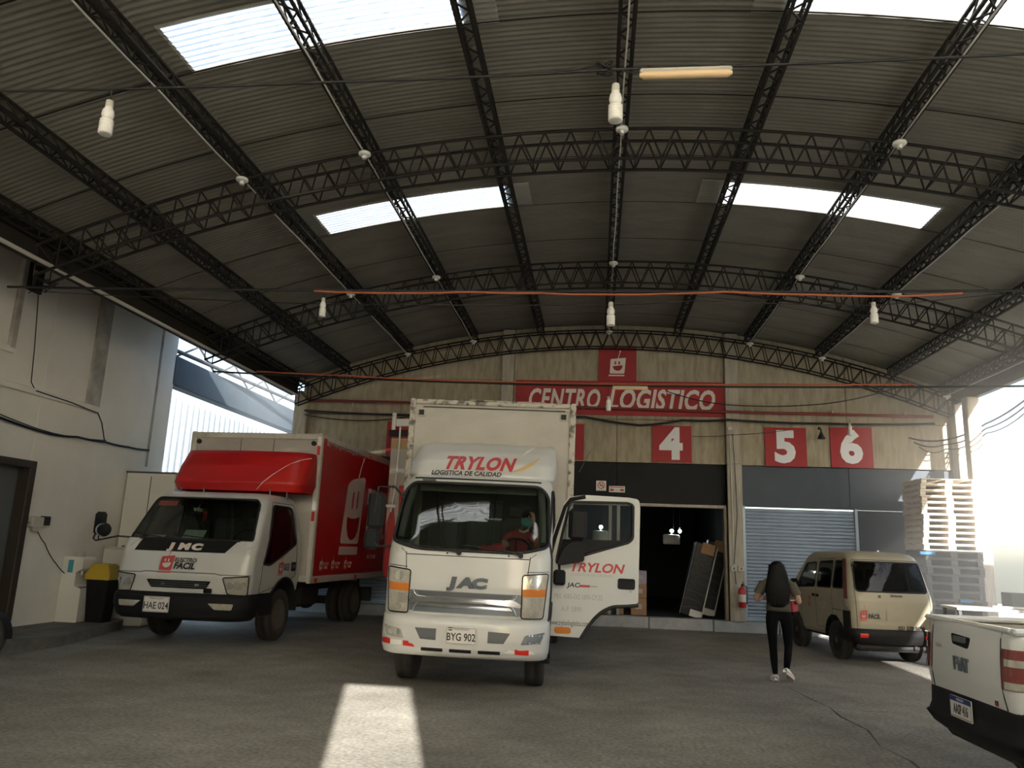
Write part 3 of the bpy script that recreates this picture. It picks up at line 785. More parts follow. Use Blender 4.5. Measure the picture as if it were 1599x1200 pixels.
pl = plate(bp_, front(-.005, B.yf(0, .665)-.012, .665), .345, .185, 'PARAGUAY', 'BYG 902')
flat('plate_flag', [rrect(.05, .012, .001, -.125, .082)], M_txtblk, Matrix.Translation((0, 0, .008)), pl, .001)
flat('plate_flag', [rrect(.045, .012, .001, -.125, .058)], M_txtblk, Matrix.Translation((0, 0, .008)), pl, .001)
# wheels, chassis
wheel('wheel', JA, -.80, 1.15, .40, .23, -1); wheel('wheel', JA, .80, 1.15, .40, .23, 1)
for s in (-1, 1):
    wheel('wheel', JA, s*.92, 5.7, .40, .22, s); wheel('wheel', JA, s*.66, 5.7, .40, .22, -s)
q = MB()
for s in (-1, 1): q.box((s*.42, 4.4, .72), (.09, 7.4, .2), b=.01)
for y in (1.0, 2.4, 4.0, 5.7, 7.6): q.box((0, y, .70), (.84, .1, .14))
q.cyl((-.78, 1.15, .42), (.78, 1.15, .42), .055, 10); q.cyl((-.7, 5.7, .42), (.7, 5.7, .42), .085, 10); q.ell((0, 5.7, .42), (.2, .22, .2))
q.box((0, 1.3, .78), (.9, 1.0, .3), b=.05)
q.build('chassis', M_chassis, JA)
q = MB(); q.box((.72, 3.0, .68), (.42, .9, .42), b=.06); q.build('fuel_tank', M_grayp, JA)
q = MB(); q.box((-.72, 3.2, .68), (.42, .6, .36), b=.03); q.build('battery_box', M_chassis, JA)
q = MB()
for s in (-1, 1):
    P = [(1.13+.56*cos(a), .42+.56*sin(a)) for a in [pi*i/14 for i in range(15)]]
    v = [(s*x, p[0], max(p[1], .45)) for x in (.55, .98) for p in P]
    q.add(v, [(i, i+1, 16+i, 15+i) for i in range(14)], 0, True)
q.build('wheel_arch_liner', M_black, JA)
q = MB()
q.tube([(.92, .5, .55), (.95, .55, .36), (.98, .85, .36), (.95, .9, .55)], .018, 6); q.box((.86, .72, .36), (.26, .32, .03), b=.01); q.box((.86, .72, .6), (.2, .3, .03), b=.01)
q.build('step', M_chassis, JA)
# cargo box
BX = MB(); w = 1.19
BX.box((0, 5.0, 2.335), (2*w, 6.0, 2.77), b=.02)
bx = BX.build('cargo_box', M_boxw, JA)
q = MB()
for x in (-1, 1):
    for zz in (.98, 3.70): q.box((x*(w-.012), 5.0, zz), (.07, 6.04, .09), b=.012)
q.build('side_rail', M_rail, bx)
for x in (-1, 1):
    q = MB(); q.box((x*(w-.02), 1.995, 2.34), (.09, .05, 2.78), b=.012); q.build('corner_post', M_boxr, bx)
    q = MB(); q.box((x*(w-.15), 1.985, 3.54), (.115, .02, .115), b=.006); k = q.build('corner_casting', M_boxr, bx)
    q = MB(); q.box((x*(w-.15), 1.972, 3.54), (.075, .012, .075), b=.004); q.build('casting_hole', M_chassis, k)
q = MB(); q.box((0, 1.99, 3.70), (2*w-.12, .06, .07), b=.012); q.build('top_rail', M_boxr, bx)
q = MB(); q.box((.02, 1.985, 3.625), (2*w-.30, .012, .012)); q.build('rail_edge', M_chassis, bx)
q = MB(); q.box((.42, 1.975, 3.733), (.7, .08, .012)); q.box((-.2, 1.975, 3.736), (.5, .08, .012)); q.build('rail_edge', M_boxr, bx)
for i in range(4):
    q = MB(); q.cyl((w*.985, 2.4+i*1.6, 1.0), (w*.985, 2.4+i*1.6, 3.66), .012, 6); q.build('side_rib', M_rail, bx)
# roof fairing
FS = Shell([(2.46, .80, 1.90, .86, .22, .05), (2.55, .78, 1.90, .955, .24, .05), (2.72, .90, 1.91, .975, .26, .05), (2.88, 1.12, 1.93, .97, .30, .05), (3.0, 1.40, 1.95, .955, .25, .05), (3.07, 1.68, 1.96, .93, .18, .03), (3.09, 1.86, 1.965, .90, .08, .03)], bow=.10, dz=.03)
fa = FS.mesh(None).build('roof_fairing', M_jac, JA)
def onS(sh, x, z, off=.006):
    """frame lying on the front of a shell"""
    p = Vector(sh.F(off)(x, z)); a = Vector(sh.F(off)(x+.05, z))-Vector(sh.F(off)(x-.05, z)); b = Vector(sh.F(off)(x, z+.05))-Vector(sh.F(off)(x, z-.05))
    return FR(p, a, b)
def wraptext(name, body, size, m, sh, x, z, parent, off=.012, **k):
    """lettering bent onto the curved front of a shell"""
    o = text(name, body, size, m, Matrix.Identity(4), parent, **k)
    b_ = bmesh.new(); b_.from_mesh(o.data)
    for ax in (0, 1):
        c_ = [v.co[ax] for v in b_.verts]; lo_, hi_ = min(c_), max(c_); st_ = .02 if ax else .06
        for i_ in range(1, int((hi_-lo_)/st_)+1):
            n_ = Vector((0, 0, 0)); n_[ax] = 1
            bmesh.ops.bisect_plane(b_, geom=b_.verts[:]+b_.edges[:]+b_.faces[:], plane_co=n_*(lo_+i_*st_), plane_no=n_)
    b_.to_mesh(o.data); b_.free()
    for v in o.data.vertices:
        P = Vector(sh.F(off+v.co.z)(x+v.co.x, z+v.co.y)); v.co = P
    return o
wraptext('lettering', 'TRYLON', .255, M_txtred, FS, -.03, 2.70, fa, shear=.28, bold=.011, spacing=1.07, fitw=.92, depth=.001)
wraptext('lettering', 'LOGISTICA DE CALIDAD', .082, M_txtblk, FS, -.17, 2.562, fa, shear=.15, bold=.002, sx=1.0, depth=.001)
patch([(.40, 2.60), (.56, 2.64), (.68, 2.72), (.76, 2.84), (.64, 2.75), (.52, 2.67)], FS.F(.008), 3).build('swoosh', M_gold, fa)
patch([(.52, 2.84), (.60, 2.92), (.68, 3.04), (.57, 2.95)], FS.F(.008), 3).build('swoosh', M_refw, fa)
# ---- interior: dash, wheel, seats, linings, sun visor, rear wall
q = MB(); q.box((0, .62, 1.36), (1.78, .62, .40), b=.08); q.build('dashboard', M_inner, JA)
q = MB(); q.add([(-.9, 1.78, 1.0), (.9, 1.78, 1.0), (.9, 1.78, 2.46), (-.9, 1.78, 2.46)], [(0, 1, 2, 3)]); q.box((0, 1.3, .98), (1.8, 1.0, .06)); q.build('cab_lining', M_inner, JA)
for x in (-.5, .02, .5):
    q = MB(); q.box((x, 1.50, 1.72), (.46, .16, .66), b=.06); q.box((x, 1.22, 1.34), (.48, .52, .16), b=.05); q.box((x, 1.52, 2.14), (.28, .1, .2), b=.04); q.build('seat', M_inner, JA)
st = MB(); st.tube([(.50+.21*cos(a), .92+.21*sin(a)*.55, 1.60+.21*sin(a)*.85) for a in [2*pi*i/28 for i in range(28)]], .016, 6, closed=True)
for a in (pi/2, pi*7/6, -pi/6): st.cyl((.50, .92, 1.60), (.50+.2*cos(a), .92+.2*sin(a)*.55, 1.60+.2*sin(a)*.85), .014, 6)
st.cyl((.50, .92, 1.60), (.50, .78, 1.38), .03, 8); st.build('steering_wheel', M_blackp, JA)
for s in (-1, 1):
    q = MB(); q.tube([(s*.86, .36, 1.72), (s*.84, .55, 2.08), (s*.80, .74, 2.40)], .045, 6); q.build('pillar_lining', M_innerw, JA)
q = MB(); q.box((0, .80, 2.38), (1.5, .02, .12), b=.008); q.build('sun_visor', M_innerw, JA)
q = MB(); q.box((.16, .72, 2.0), (.34, .02, .022)); q.build('mirror', M_refl, JA)
# ---- mirrors on the passenger side
mi = T('mirror_arm', None, None); mi.parent = JA; mi.location.x = .05
q = MB(); q.tube([(-.93, .50, 2.20), (-1.05, .44, 2.33), (-1.24, .42, 2.32), (-1.27, .42, 2.0)], .014, 6); q.build('bracket', M_black, mi); q = MB(); q.tube([(-.95, .36, 1.62), (-1.2, .40, 1.60), (-1.27, .42, 1.7)], .014, 6); q.build('bracket', M_black, mi)
q = MB(); q.box((-1.26, .46, 2.03), (.21, .10, .44), b=.04); q.build('mirror_housing', M_mir, mi)
q = MB(); q.box((-1.28, .45, 1.68), (.19, .10, .25), b=.04); q.build('mirror_housing', M_mir, mi)
# ---- the open driver's door: hung on the front edge, standing out across the truck
D = T('driver_door', None, None); D.parent = JA; D['label'] = 'open driver door with red lettering'
D.location = (.955, .86, 0); D.rotation_euler = (0, 0, R(5)); D.scale = (1.02, 1, 1)
DP = [(-.018, 1.737), (.049, 1.989), (.125, 2.207), (.19, 2.33), (.395, 2.364), (.937, 2.358), (1.07, 2.34), (1.087, 2.246), (1.078, 1.061), (.943, 1.038), (.768, 1.025), (.646, .965), (.551, .876), (.474, .771), (.388, .624), (-.043, .637), (-.044, 1.349)]
DH = [(.215, 2.268), (.937, 2.288), (1.0, 2.262), (1.0, 1.85), (.957, 1.80), (.36, 1.60), (.07, 1.50), (.072, 1.56), (.135, 1.90)]
outer = rpoly(DP, [0, 0, 0, .1, .05, 0, .1, .03, .04, 0, .05, .05, .05, .05, .03, .03, 0]); hole = rpoly(DH, .035)
MD = front(0, 0, 0)
flat('door_skin', [outer, list(reversed(hole))], M_jac, front(0, .028, 0), D, .028)
flat('door_inner', [rpoly([(a*.96+.02, (b-1.5)*.97+1.5) for a, b in DP], .04), list(reversed(hole))], M_inner, front(0, .085, 0), D, .056)
q = MB(); q.tube([(p[0], -.003, p[1]) for p in dens(hole, .05)], .017, 6, closed=True); q.build('window_seal', M_black, D)
flat('window_pane', [rpoly([(.215, 2.268), (.937, 2.288), (1.0, 2.262), (1.0, 1.84), (.90, 1.80), (.10, 1.79), (.135, 1.92)], .02)], M_glassc, front(0, .035, 0), D, .005)
flat('sill_trim', [rpoly([(.07, 1.50), (.072, 1.56), (.135, 1.80), (.957, 1.82), (.957, 1.80), (.36, 1.60)], .01)], M_blackp, front(0, .02, 0), D, .022)
q = MB(); q.tube([(x, .0, z-.012) for x, z in dens(rpoly([(1.078, 1.052), (.943, 1.036), (.768, 1.022), (.646, .962), (.551, .873), (.474, .768), (.388, .624)], [0, .05, .05, .05, .05, .05, 0]), .06, False)], .022, 6)
q.build('arch_trim', M_black, D)
q = MB(); q.tube([(-.02, .0, 1.55), (.04, -.006, 1.82), (.15, -.006, 2.20), (.22, -.006, 2.30), (.40, -.004, 2.34)], .024, 6); q.build('pillar_trim', M_blackp, D)
# handle
h = flat('door_handle', [rrect(.21, .13, .03, .93, 1.29)], M_blackp, front(0, 0, 0), D, .012)
flat('handle_lever', [rrect(.16, .055, .02, .935, 1.295)], M_grayp, front(0, -.012, 0), h, .014)
# mirrors on the door
m2 = T('mirror_arm', None, None); m2.parent = D
q = MB(); q.box((.30, -.16, 1.985), (.225, .11, .40), b=.045); q.build('mirror_housing', M_blackp, m2)
q = MB(); q.prism([rpoly([(.06, 1.50), (.16, 1.72), (.28, 1.79), (.40, 1.75), (.39, 1.54), (.30, 1.52), (.12, 1.48)], .03)], .03, .15, M=front(0, 0, 0)); q.build('mirror_base', M_blackp, m2)
q = MB(); q.tube([(.10, -.05, 1.50), (.10, -.1, 1.44), (.10, -.12, 1.40)], .016, 6); q.build('bracket', M_black, m2); q = MB(); q.tube([(.25, -.1, 1.75), (.29, -.15, 1.82)], .03, 6); q.build('bracket', M_black, m2)
q = MB(); q.box((.10, -.14, 1.335), (.145, .06, .185), b=.025); q.build('mirror_housing', M_mir, m2)
# lettering
def dt(s_, sz, m, x, z, **k): return text('lettering', s_, sz, m, front(x, -.0012, z), D, .0008, **k)
dt('TRYLON', .155, M_txtred, .555, 1.462, shear=.25, bold=.004, sx=1.1)
dt('LOGISTICA DE CALIDAD', .047, M_txtgrey, .50, 1.375, shear=.12)
dt('JAC', .075, M_txtblk, .285, 1.245, shear=.15, bold=.002, sx=1.2)
flat('red_bar', [rrect(.13, .028, .004, .42, 1.24)], M_txtred, front(0, -.0005, 0), D, .001); flat('red_bar', [rrect(.09, .018, .004, .53, 1.24)], M_txtgrey, front(0, -.0005, 0), D, .001)
dt('PBV. 4085-E42-5890-CP.ZE', .088, M_txtgrey, .35, 1.105, sx=.60)
dt('A.P. 5890', .088, M_txtgrey, .27, .955, sx=.72)
dt('www.trylonlogistica.com', .092, M_txtblk, .245, .79, sx=.52)
flat('side_marker', [rrect(.20, .075, .036, .17, .705)], M_amber, front(0, 0, 0), D, .014)
flat('door_sticker', [rrect(.03, .02, .004, .98, 1.20)], M_txtgrey, front(0, -.0005, 0), D, .001)
# aerial on the far side of the box
q = MB(); q.tube([(1.28, 1.6, 2.72), (1.43, 1.62, 3.02)], .004, 5); q.build('aerial', M_grayp, JA)
# ================================================================ white cab truck with the red box (left)
JM = T('delivery_truck', 'white box truck with a red cargo box and black bumper, parked on the left', 'truck', (-6.36, 11.5, 0), R(-1.7))
S = Shell([(.80, .10, 2.05, 1.09, .16, .06), (1.05, .06, 2.05, 1.12, .18, .06), (1.40, .14, 2.05, 1.12, .13, .06), (1.52, .20, 2.05, 1.11, .13, .06), (1.64, .28, 2.05, 1.10, .13, .06),
           (2.0, .50, 2.04, 1.04, .13, .08), (2.26, .66, 2.0, .985, .15, .10), (2.33, .74, 1.98, .95, .24, .12), (2.38, .88, 1.92, .88, .24, .14), (2.40, 1.1, 1.7, .7, .2, .14)], bow=.05, dz=.022)
WS = rpoly([(-1.03, 1.60), (1.03, 1.60), (.915, 2.20), (.85, 2.27), (-.85, 2.27), (-.915, 2.20)], [.05, .05, .1, .1, .1, .1])
SW = rpoly([(.56, 1.26), (.80, 1.24), (1.78, 1.58), (1.72, 2.16), (1.60, 2.20), (.98, 2.20)], [.03, .06, .06, .08, .06, .08])
AR = circ(1.45, .45, .56, 28)
S.mesh(lambda x, y, z, p: inpoly(x, z, WS) if p == 'F' else (p in 'LR' and (inpoly(y, z, SW) or inpoly(y, z, AR)))).build('cab_shell', M_jac, JM)
patch(WS, S.F(.005), 6).build('windscreen', M_glass, JM)
q = MB(); q.tube([S.F(.006)(*p) for p in dens(WS, .04)], .017, 6, closed=True); q.build('windscreen_gasket', M_black, JM)
for s, F in ((1, S.SR), (-1, S.SL)):
    patch(SW, F(.004), 5).build('side_window', M_glassd, JM)
    q = MB(); q.tube([F(.004)(*p) for p in dens(SW, .05)], .018, 6, closed=True); q.build('window_gasket', M_black, JM)
    q = MB(); seam(q, rpoly([(.54, .80), (.54, 1.20), (.96, 2.25), (1.82, 2.25), (1.86, 1.05), (1.70, 1.0)], .04), F(.0), .005, True); q.build('panel_seam', M_chassis, JM)
    q = MB(); q.tube([F(.0)(1.45+.57*cos(a), .45+.57*sin(a)) for a in [.25+2.7*i/20 for i in range(21)]], .022, 6); q.build('arch_trim', M_black, JM)
    v = [(s*x, 1.45+.56*cos(a), .45+.56*sin(a)) for x in (.6, 1.12) for a in [pi*i/14 for i in range(15)]]
    q = MB(); q.add(v, [(i, i+1, 16+i, 15+i) for i in range(14)], 0, True); q.build('wheel_arch_liner', M_black, JM)
h = slab(rrect(.15, .15, .03, 1.72, 1.20), S.SR(.02), S.SR(0)).build('door_handle', M_blackp, JM)
slab(rrect(.09, .06, .015, 1.72, 1.21), S.SR(.03), S.SR(0)).build('handle_lever', M_grayp, h)
# black bonnet panel and lettering
bon = slab([(-.80, 1.59), (-.80, 1.585), (-.86, 1.41), (.66, 1.41), (.80, 1.585), (.80, 1.59)], S.F(.006), S.F(-.005)).build('bonnet_panel', M_blackp, JM)
for s in (-1, 1):
    q = slab(rpoly([(s*.84, 1.60), (s*1.08, 1.60), (s*1.10, 1.54), (s*.96, 1.46)], .03), S.F(.03), S.F(-.005)).build('corner_duct', M_jac, JM)
for c, x in (('J', -.21), ('M', .0), ('C', .21)): text('badge_letter', c, .135, M_signw, front(x-.03, S.yf(0, 1.485)-.012, 1.485) @ Matrix.Rotation(R(-22), 4, 'X'), JM, .006, .1, .010, 1.7)
def logo(parent, M, s, mr, mw, plain=False, d=.002):
    """square smiling set with an aerial and a foot line"""
    P = [(-.40, -.42), (.36, -.42), (.44, .44), (-.36, .36)]
    o = flat('emblem', [rpoly([(a*s, b*s) for a, b in P], .05*s)], mr, M, parent, d)
    Z = Matrix.Translation((0, 0, d))
    if not plain: flat('emblem_face', [rpoly([(a*s*.86-.015*s, b*s*.86) for a, b in P], .05*s)], mw, Z, o, d*.6); Z = Matrix.Translation((0, 0, d*1.6))
    dk = mr if not plain else mw
    for x in (-.11, .09): flat('emblem_eye', [[(s*(x+.045*cos(t)), s*(.15+.10*sin(t))) for t in [2*pi*i/12 for i in range(12)]]], dk, Z, o, d*.6)
    flat('emblem_smile', [[(s*a, s*b) for a, b in ([(-.24, -.02), (.26, .03)]+[(.01+.26*cos(t), -.0+.27*sin(t)*1.0) for t in [0-.05-2.9*i/12 for i in range(1, 12)]])]], dk, Z, o, d*.6)
    flat('emblem_foot', [[(-.46*s, -.56*s), (.36*s, -.56*s), (.37*s, -.49*s), (-.45*s, -.49*s)]], mr, Matrix.Identity(4), o, d)
    flat('emblem_aerial', [[(.02*s, .40*s), (.055*s, .40*s), (.15*s, .74*s), (.12*s, .75*s)]], mr, Matrix.Identity(4), o, d)
    flat('emblem_aerial', [circ(.14*s, .78*s, .05*s, 12)], mr, Matrix.Identity(4), o, d)
    return o
def onFr(x, z, off=.008): return front(x, S.yf(x, z)-off, z) @ Matrix.Rotation(R(-13), 4, 'X')
logo(JM, onFr(-.24, 1.235, .012), .27, M_txtred, M_jac, True)
text('lettering', 'ELECTRO', .085, M_txtblk, onFr(.06, 1.285, .012), JM, .001, .15, .002)
text('lettering', 'FÁCIL', .135, M_txtblk, onFr(.06, 1.195, .012), JM, .001, .15, .006)
logo(JM, sideR(S.xs(1.2, 1.2)+.004, 1.22, 1.19), .21, M_txtred, M_jac, True)
text('lettering', 'ELECTRO', .055, M_txtblk, sideR(S.xs(1.2, 1.2)+.004, 1.45, 1.235), JM, .001, .15, .001)
text('lettering', 'FÁCIL', .09, M_txtblk, sideR(S.xs(1.2, 1.2)+.004, 1.45, 1.17), JM, .001, .15, .003)
# grille
gr = slab(rpoly([(-.62, 1.06), (-.78, .80), (.78, .80), (.62, 1.06)], .04), S.F(.02), S.F(-.01)).build('grille', M_jac, JM)
slab(rpoly([(-.52, .985), (-.44, .865), (.46, .865), (.54, .985)], .02), S.F(.024), S.F(0)).build('grille_slot', M_blackp, gr)
for z in (.895, .925, .955): q = MB(); q.tube([S.F(.026)(-.46+.94*i/12, z) for i in range(13)], .006, 5); q.build('grille_bar', M_grayp, gr)
for x in (-.24, .32): slab(rrect(.07, .03, .01, x, .925), S.F(.032), S.F(.0)).build('grille_stud', M_refl, gr)
q = MB(); seam(q, [(-1.1, 1.085), (-.66, 1.085), (-.58, 1.10), (.58, 1.10), (.66, 1.085), (1.1, 1.085)], S.F(), .006); q.build('panel_seam', M_chassis, JM)
q = slab(rrect(.12, .07, .015, .50, .845), S.F(.05), S.F(0)).build('tow_cover', M_blackp, JM)
for s in (-1, 1):
    pth = rpoly([(s*.72, 1.045), (s*.80, .80), (s*1.07, .785), (s*1.095, 1.075)], .03)
    hl = slab(pth, S.F(.012), S.F(-.01)).build('headlamp', M_lens, JM)
    for cx, cz, r in ((.84, .93, .055), (.95, .93, .065), (1.03, .96, .03)): slab(circ(s*cx, cz, r, 16), S.F(.02), S.F(0)).build('bulb_dish', M_refl, hl)
    q = MB(); q.tube([S.F(.012)(*p) for p in dens(pth, .05)], .009, 5, closed=True); q.build('lamp_seal', M_blackp, hl)
# bumper
B = Shell([(.40, .06, .5, 1.04, .22, .02), (.45, .02, .5, 1.10, .22, .02), (.60, .0, .5, 1.165, .24, .02), (.74, .0, .5, 1.165, .24, .02), (.79, .04, .5, 1.14, .22, .02)], bow=.10, dz=.03)
bp_ = B.mesh(lambda x, y, z, p: p == 'B').build('bumper', M_blackp, JM)
for s in (-1, 1): slab(rpoly([(s*.55, .665), (s*.66, .575), (s*.92, .575), (s*.94, .665)], .02), B.F(.006), B.F(-.01)).build('fog_lamp', M_lens, bp_)
plate(bp_, front(-.26, B.yf(-.26, .62)-.02, .62), .42, .23, 'PARAGUAY', 'HAE 024')
for s in (-1, 1): q = MB(); q.box((1.12*s, .72, .62), (.06, .5, .34), b=.02); q.build('bumper_cheek', M_blackp, JM)
# wheels and chassis
for s in (-1, 1): wheel('wheel', JM, .95*s, 1.45, .42, .24, s)
for s in (-1, 1): wheel('wheel', JM, .98*s, 5.2, .42, .24, s); wheel('wheel', JM, .70*s, 5.2, .42, .24, -s)
q = MB()
for s in (-1, 1): q.box((s*.42, 3.6, .76), (.09, 5.6, .2), b=.01)
for y in (1.0, 2.4, 3.6, 4.9, 6.1): q.box((0, y, .74), (.84, .1, .14))
q.cyl((-.9, 1.45, .42), (.9, 1.45, .42), .055, 10); q.cyl((-.7, 5.2, .42), (.7, 5.2, .42), .085, 10); q.ell((0, 5.2, .42), (.2, .22, .2)); q.box((0, 1.3, .8), (.9, 1.0, .3), b=.05)
q.box((.78, 3.0, .66), (.36, .9, .40), b=.05)
q.build('chassis', M_chassis, JM)
q = MB(); q.box((1.0, 5.6, .62), (.04, .04, .5)); q.box((.9, 6.1, .52), (.5, .06, .3), b=.01); q.build('rear_guard', M_chassis, JM)
# interior
q = MB(); q.box((0, .66, 1.32), (1.96, .50, .44), b=.08); q.build('dashboard', M_inner, JM)
q = MB(); q.add([(-.95, 1.95, 1.0), (.95, 1.95, 1.0), (.9, 1.95, 2.3), (-.9, 1.95, 2.3)], [(0, 1, 2, 3)]); q.box((0, 1.2, .98), (1.9, 1.0, .06)); q.build('cab_lining', M_inner, JM)
for x in (-.6, 0, .58):
    q = MB(); q.box((x, 1.46, 1.66), (.50, .16, .66), b=.06); q.box((x, 1.2, 1.30), (.5, .5, .16), b=.05); q.box((x, 1.48, 2.08), (.3, .1, .2), b=.04); q.build('seat', M_inner, JM)
st = MB(); st.tube([(.58+.21*cos(a), .96+.21*sin(a)*.6, 1.62+.21*sin(a)*.8) for a in [2*pi*i/28 for i in range(28)]], .016, 6, closed=True); st.cyl((.58, .96, 1.62), (.58, .8, 1.4), .03, 8)
for a in (pi/2, pi*7/6, -pi/6): st.cyl((.58, .96, 1.62), (.58+.2*cos(a), .96+.2*sin(a)*.6, 1.62+.2*sin(a)*.8), .014, 6)
st.build('steering_wheel', M_blackp, JM)
q = MB(); q.box((-.12, .62, 2.08), (.16, .03, .06), b=.01); q.cyl((-.12, .62, 2.1), (-.12, .70, 2.22), .01, 6); q.build('rear_view_mirror', M_refl, JM)
q = MB(); q.box((.02, .60, 1.98), (.07, .012, .15)); q.cyl((.02, .60, 2.05), (.0, .64, 2.12), .004, 5); q.build('pendant', M_redc, JM)['label'] = 'red pendant hanging from the mirror'
q = MB(); q.box((0, 0, 0), (.36, .24, .006)); q.build('windscreen_paper', M_paper, JM, M=Matrix.Translation((-.12, .56, 1.66)) @ Matrix.Rotation(R(50), 4, 'X'))
q = MB(); q.box((0, 0, 0), (.30, .14, .006)); q.build('windscreen_paper', M_paper, JM, M=Matrix.Translation((-.74, .50, 1.62)) @ Matrix.Rotation(R(30), 4, 'X'))
patch(rrect(.34, .085, .01, -.66, 2.17), S.F(.008), 2).build('windscreen_sticker', M_redl, JM)['label'] = 'faded red and white sticker strip'
# wipers, mirrors
for x0 in (-.35, .45):
    q = MB(); q.tube([S.F(.03)(x0, 1.60), S.F(.04)(x0-.2, 1.63), S.F(.025)(x0-.45, 1.65)], .009, 5); q.tube([S.F(.022)(x0-.75, 1.68), S.F(.022)(x0-.2, 1.63)], .007, 5); q.build('wiper', M_black, JM)
mi = T('mirror_arm', None, None); mi.parent = JM
q = MB(); q.tube([(-1.05, .34, 1.60), (-1.20, .20, 1.61), (-1.34, .06, 1.56), (-1.44, .02, 1.53), (-1.50, .04, 1.56), (-1.50, .08, 1.65)], .014, 6); q.build('bracket', M_black, mi)
q = MB(); q.tube([(-1.40, .03, 1.54), (-1.44, .06, 1.70), (-1.46, .08, 1.9)], .010, 6); q.build('bracket', M_black, mi)
q = MB(); q.box((-1.46, .10, 1.80), (.20, .09, .36), b=.04); q.build('mirror_housing', M_mir, mi)
q = MB(); q.lathe([(0, .04), (.07, .035), (.105, .01), (.108, -.02), (.10, -.025)], 20, M=FR((-1.30, -.02, 1.70), (.9, .35, 0), (0, 0, 1))); rm_ = q.build('round_mirror', M_mir, mi)
q = MB(); q.lathe([(.098, 0), (0, .001)], 20, M=FR((-1.30-.012, -.045, 1.70), (.9, .35, 0), (0, 0, 1))); q.build('mirror_glass', M_chrome, rm_)
# wind deflector
FS = Shell([(2.46, 1.40, 2.10, 1.20, .22, .04), (2.60, 1.34, 2.12, 1.25, .24, .04), (2.9, 1.44, 2.14, 1.24, .30, .04), (3.12, 1.58, 2.16, 1.22, .30, .04), (3.19, 1.67, 2.16, 1.20, .2, .04)], bow=.16, dz=.03)
df = FS.mesh(None).build('wind_deflector', M_vinyl, JM)
patch(rpoly([(.46, 2.485), (1.18, 2.485), (1.20, 3.10), (.96, 2.96), (.70, 2.74)], .02), FS.F(.005), 6).build('bright_flash', M_vinyl2, df)
q = MB(); q.tube([FS.F(.008)(*p) for p in dens([(.46, 2.485), (.70, 2.74), (.96, 2.96), (1.20, 3.10)], .05, False)], .006, 5); q.build('flash_edge', M_refw, df)
for x, y in ((-.98, 1.30), (-.5, 1.22), (.72, 1.22), (.95, 1.4)):
    q = MB(); q.tube([(x, y+.18, 2.34), (x, y+.16, 2.49)], .014, 6); q.build('support_foot', M_satin, df)
# cargo box : centre x = .07
w = 1.275; L0, L1 = 2.20, 6.62; cx = -.03; zb, zt = .93, 3.58
q = MB(); q.box((cx, (L0+L1)/2, (zb+zt)/2), (2*w, L1-L0, zt-zb), b=.02); bx = q.build('cargo_box', M_boxw, JM)
for s in (-1, 1):
    q = MB(); q.box((cx+s*(w-.02), (L0+L1)/2, zt-.04), (.07, L1-L0+.06, .12), b=.012); q.build('top_rail', M_rail, bx)
    q = MB(); q.box((cx+s*(w-.02), (L0+L1)/2, zb+.03), (.07, L1-L0+.06, .12), b=.012); q.build('bottom_rail', M_rail, bx)
    for y in (L0+.03, L1-.03): q = MB(); q.box((cx+s*(w-.03), y, (zb+zt)/2), (.10, .12, zt-zb), b=.015); q.build('corner_post', M_rail, bx)
q = MB(); q.box((cx, L0-.005, zt-.045), (2*w-.1, .05, .11), b=.012); q.build('top_rail', M_rail, bx)
q = MB(); q.box((cx, L0-.002, zb+.05), (2*w-.1, .04, .11), b=.012); q.build('bottom_rail', M_rail, bx)
q = MB(); q.cyl((cx+w-.14, L0-.035, zt-.17), (cx+w-.14, L0-.0, zt-.17), .045, 14); q.build('vent_cap', M_chassis, bx)
q = MB(); q.cyl((cx-w+.14, L0-.035, zt-.17), (cx-w+.14, L0-.0, zt-.17), .045, 14); q.build('vent_cap', M_chassis, bx)
for x in (-.3, .35): q = MB(); q.box((cx+x, L0-.001, 3.38), (.008, .01, .3)); q.build('panel_joint', M_chassis, bx)
for i in range(9):
    q = MB(); q.ell((cx+rnd.uniform(-.9, .9), L0-.004, rnd.uniform(3.25, 3.44)), (.008, .004, rnd.uniform(.008, .03)), n=6, k=4); q.build('rust_spot', M_boxr, bx)
XR = cx+w+.001
flat('side_banner', [[(L0+.11, zb+.10), (L1-.10, zb+.10), (L1-.10, zt-.12), (L0+.11, zt-.12)]], M_vinyl, sideR(XR, 0, 0), bx, .006)
bn = T('side_emblem', None, None); bn.parent = JM; bn.matrix_basis = sideR(XR+.007, .38, 0)
# big smiling set, tall as seen on the side
def sv(name, pts, m, par=bn, r=.03, z=0.): return flat(name, [rpoly(pts, r)], m, Matrix.Translation((0, 0, z)), par, .002)
sv('emblem', [(3.18, 1.62), (4.26, 1.62), (4.46, 2.98), (4.36, 3.02), (3.66, 2.92), (3.40, 2.80)], M_signw, r=.10)
sv('emblem_foot', [(3.14, 1.40), (4.24, 1.40), (4.25, 1.56), (3.16, 1.56)], M_signw)
sv('emblem_eye', [(3.70, 2.30), (3.78, 2.34), (3.82, 2.66), (3.74, 2.68), (3.69, 2.5)], M_vinyl, z=.002); sv('emblem_eye', [(3.98, 2.32), (4.06, 2.36), (4.10, 2.70), (4.02, 2.72), (3.97, 2.5)], M_vinyl, z=.002)
sv('emblem_smile', [(3.48, 2.16), (3.70, 2.12), (4.06, 2.14), (4.24, 2.20), (4.20, 1.92), (4.04, 1.74), (3.80, 1.68), (3.60, 1.74), (3.48, 1.94)], M_vinyl, r=.08, z=.002)
sv('emblem_aerial', [(3.98, 2.98), (4.03, 2.98), (4.24, 3.34), (4.19, 3.36)], M_signw, r=0); flat('emblem_aerial', [circ(4.24, 3.38, .05, 12)], M_signw, Matrix.Identity(4), bn, .002)
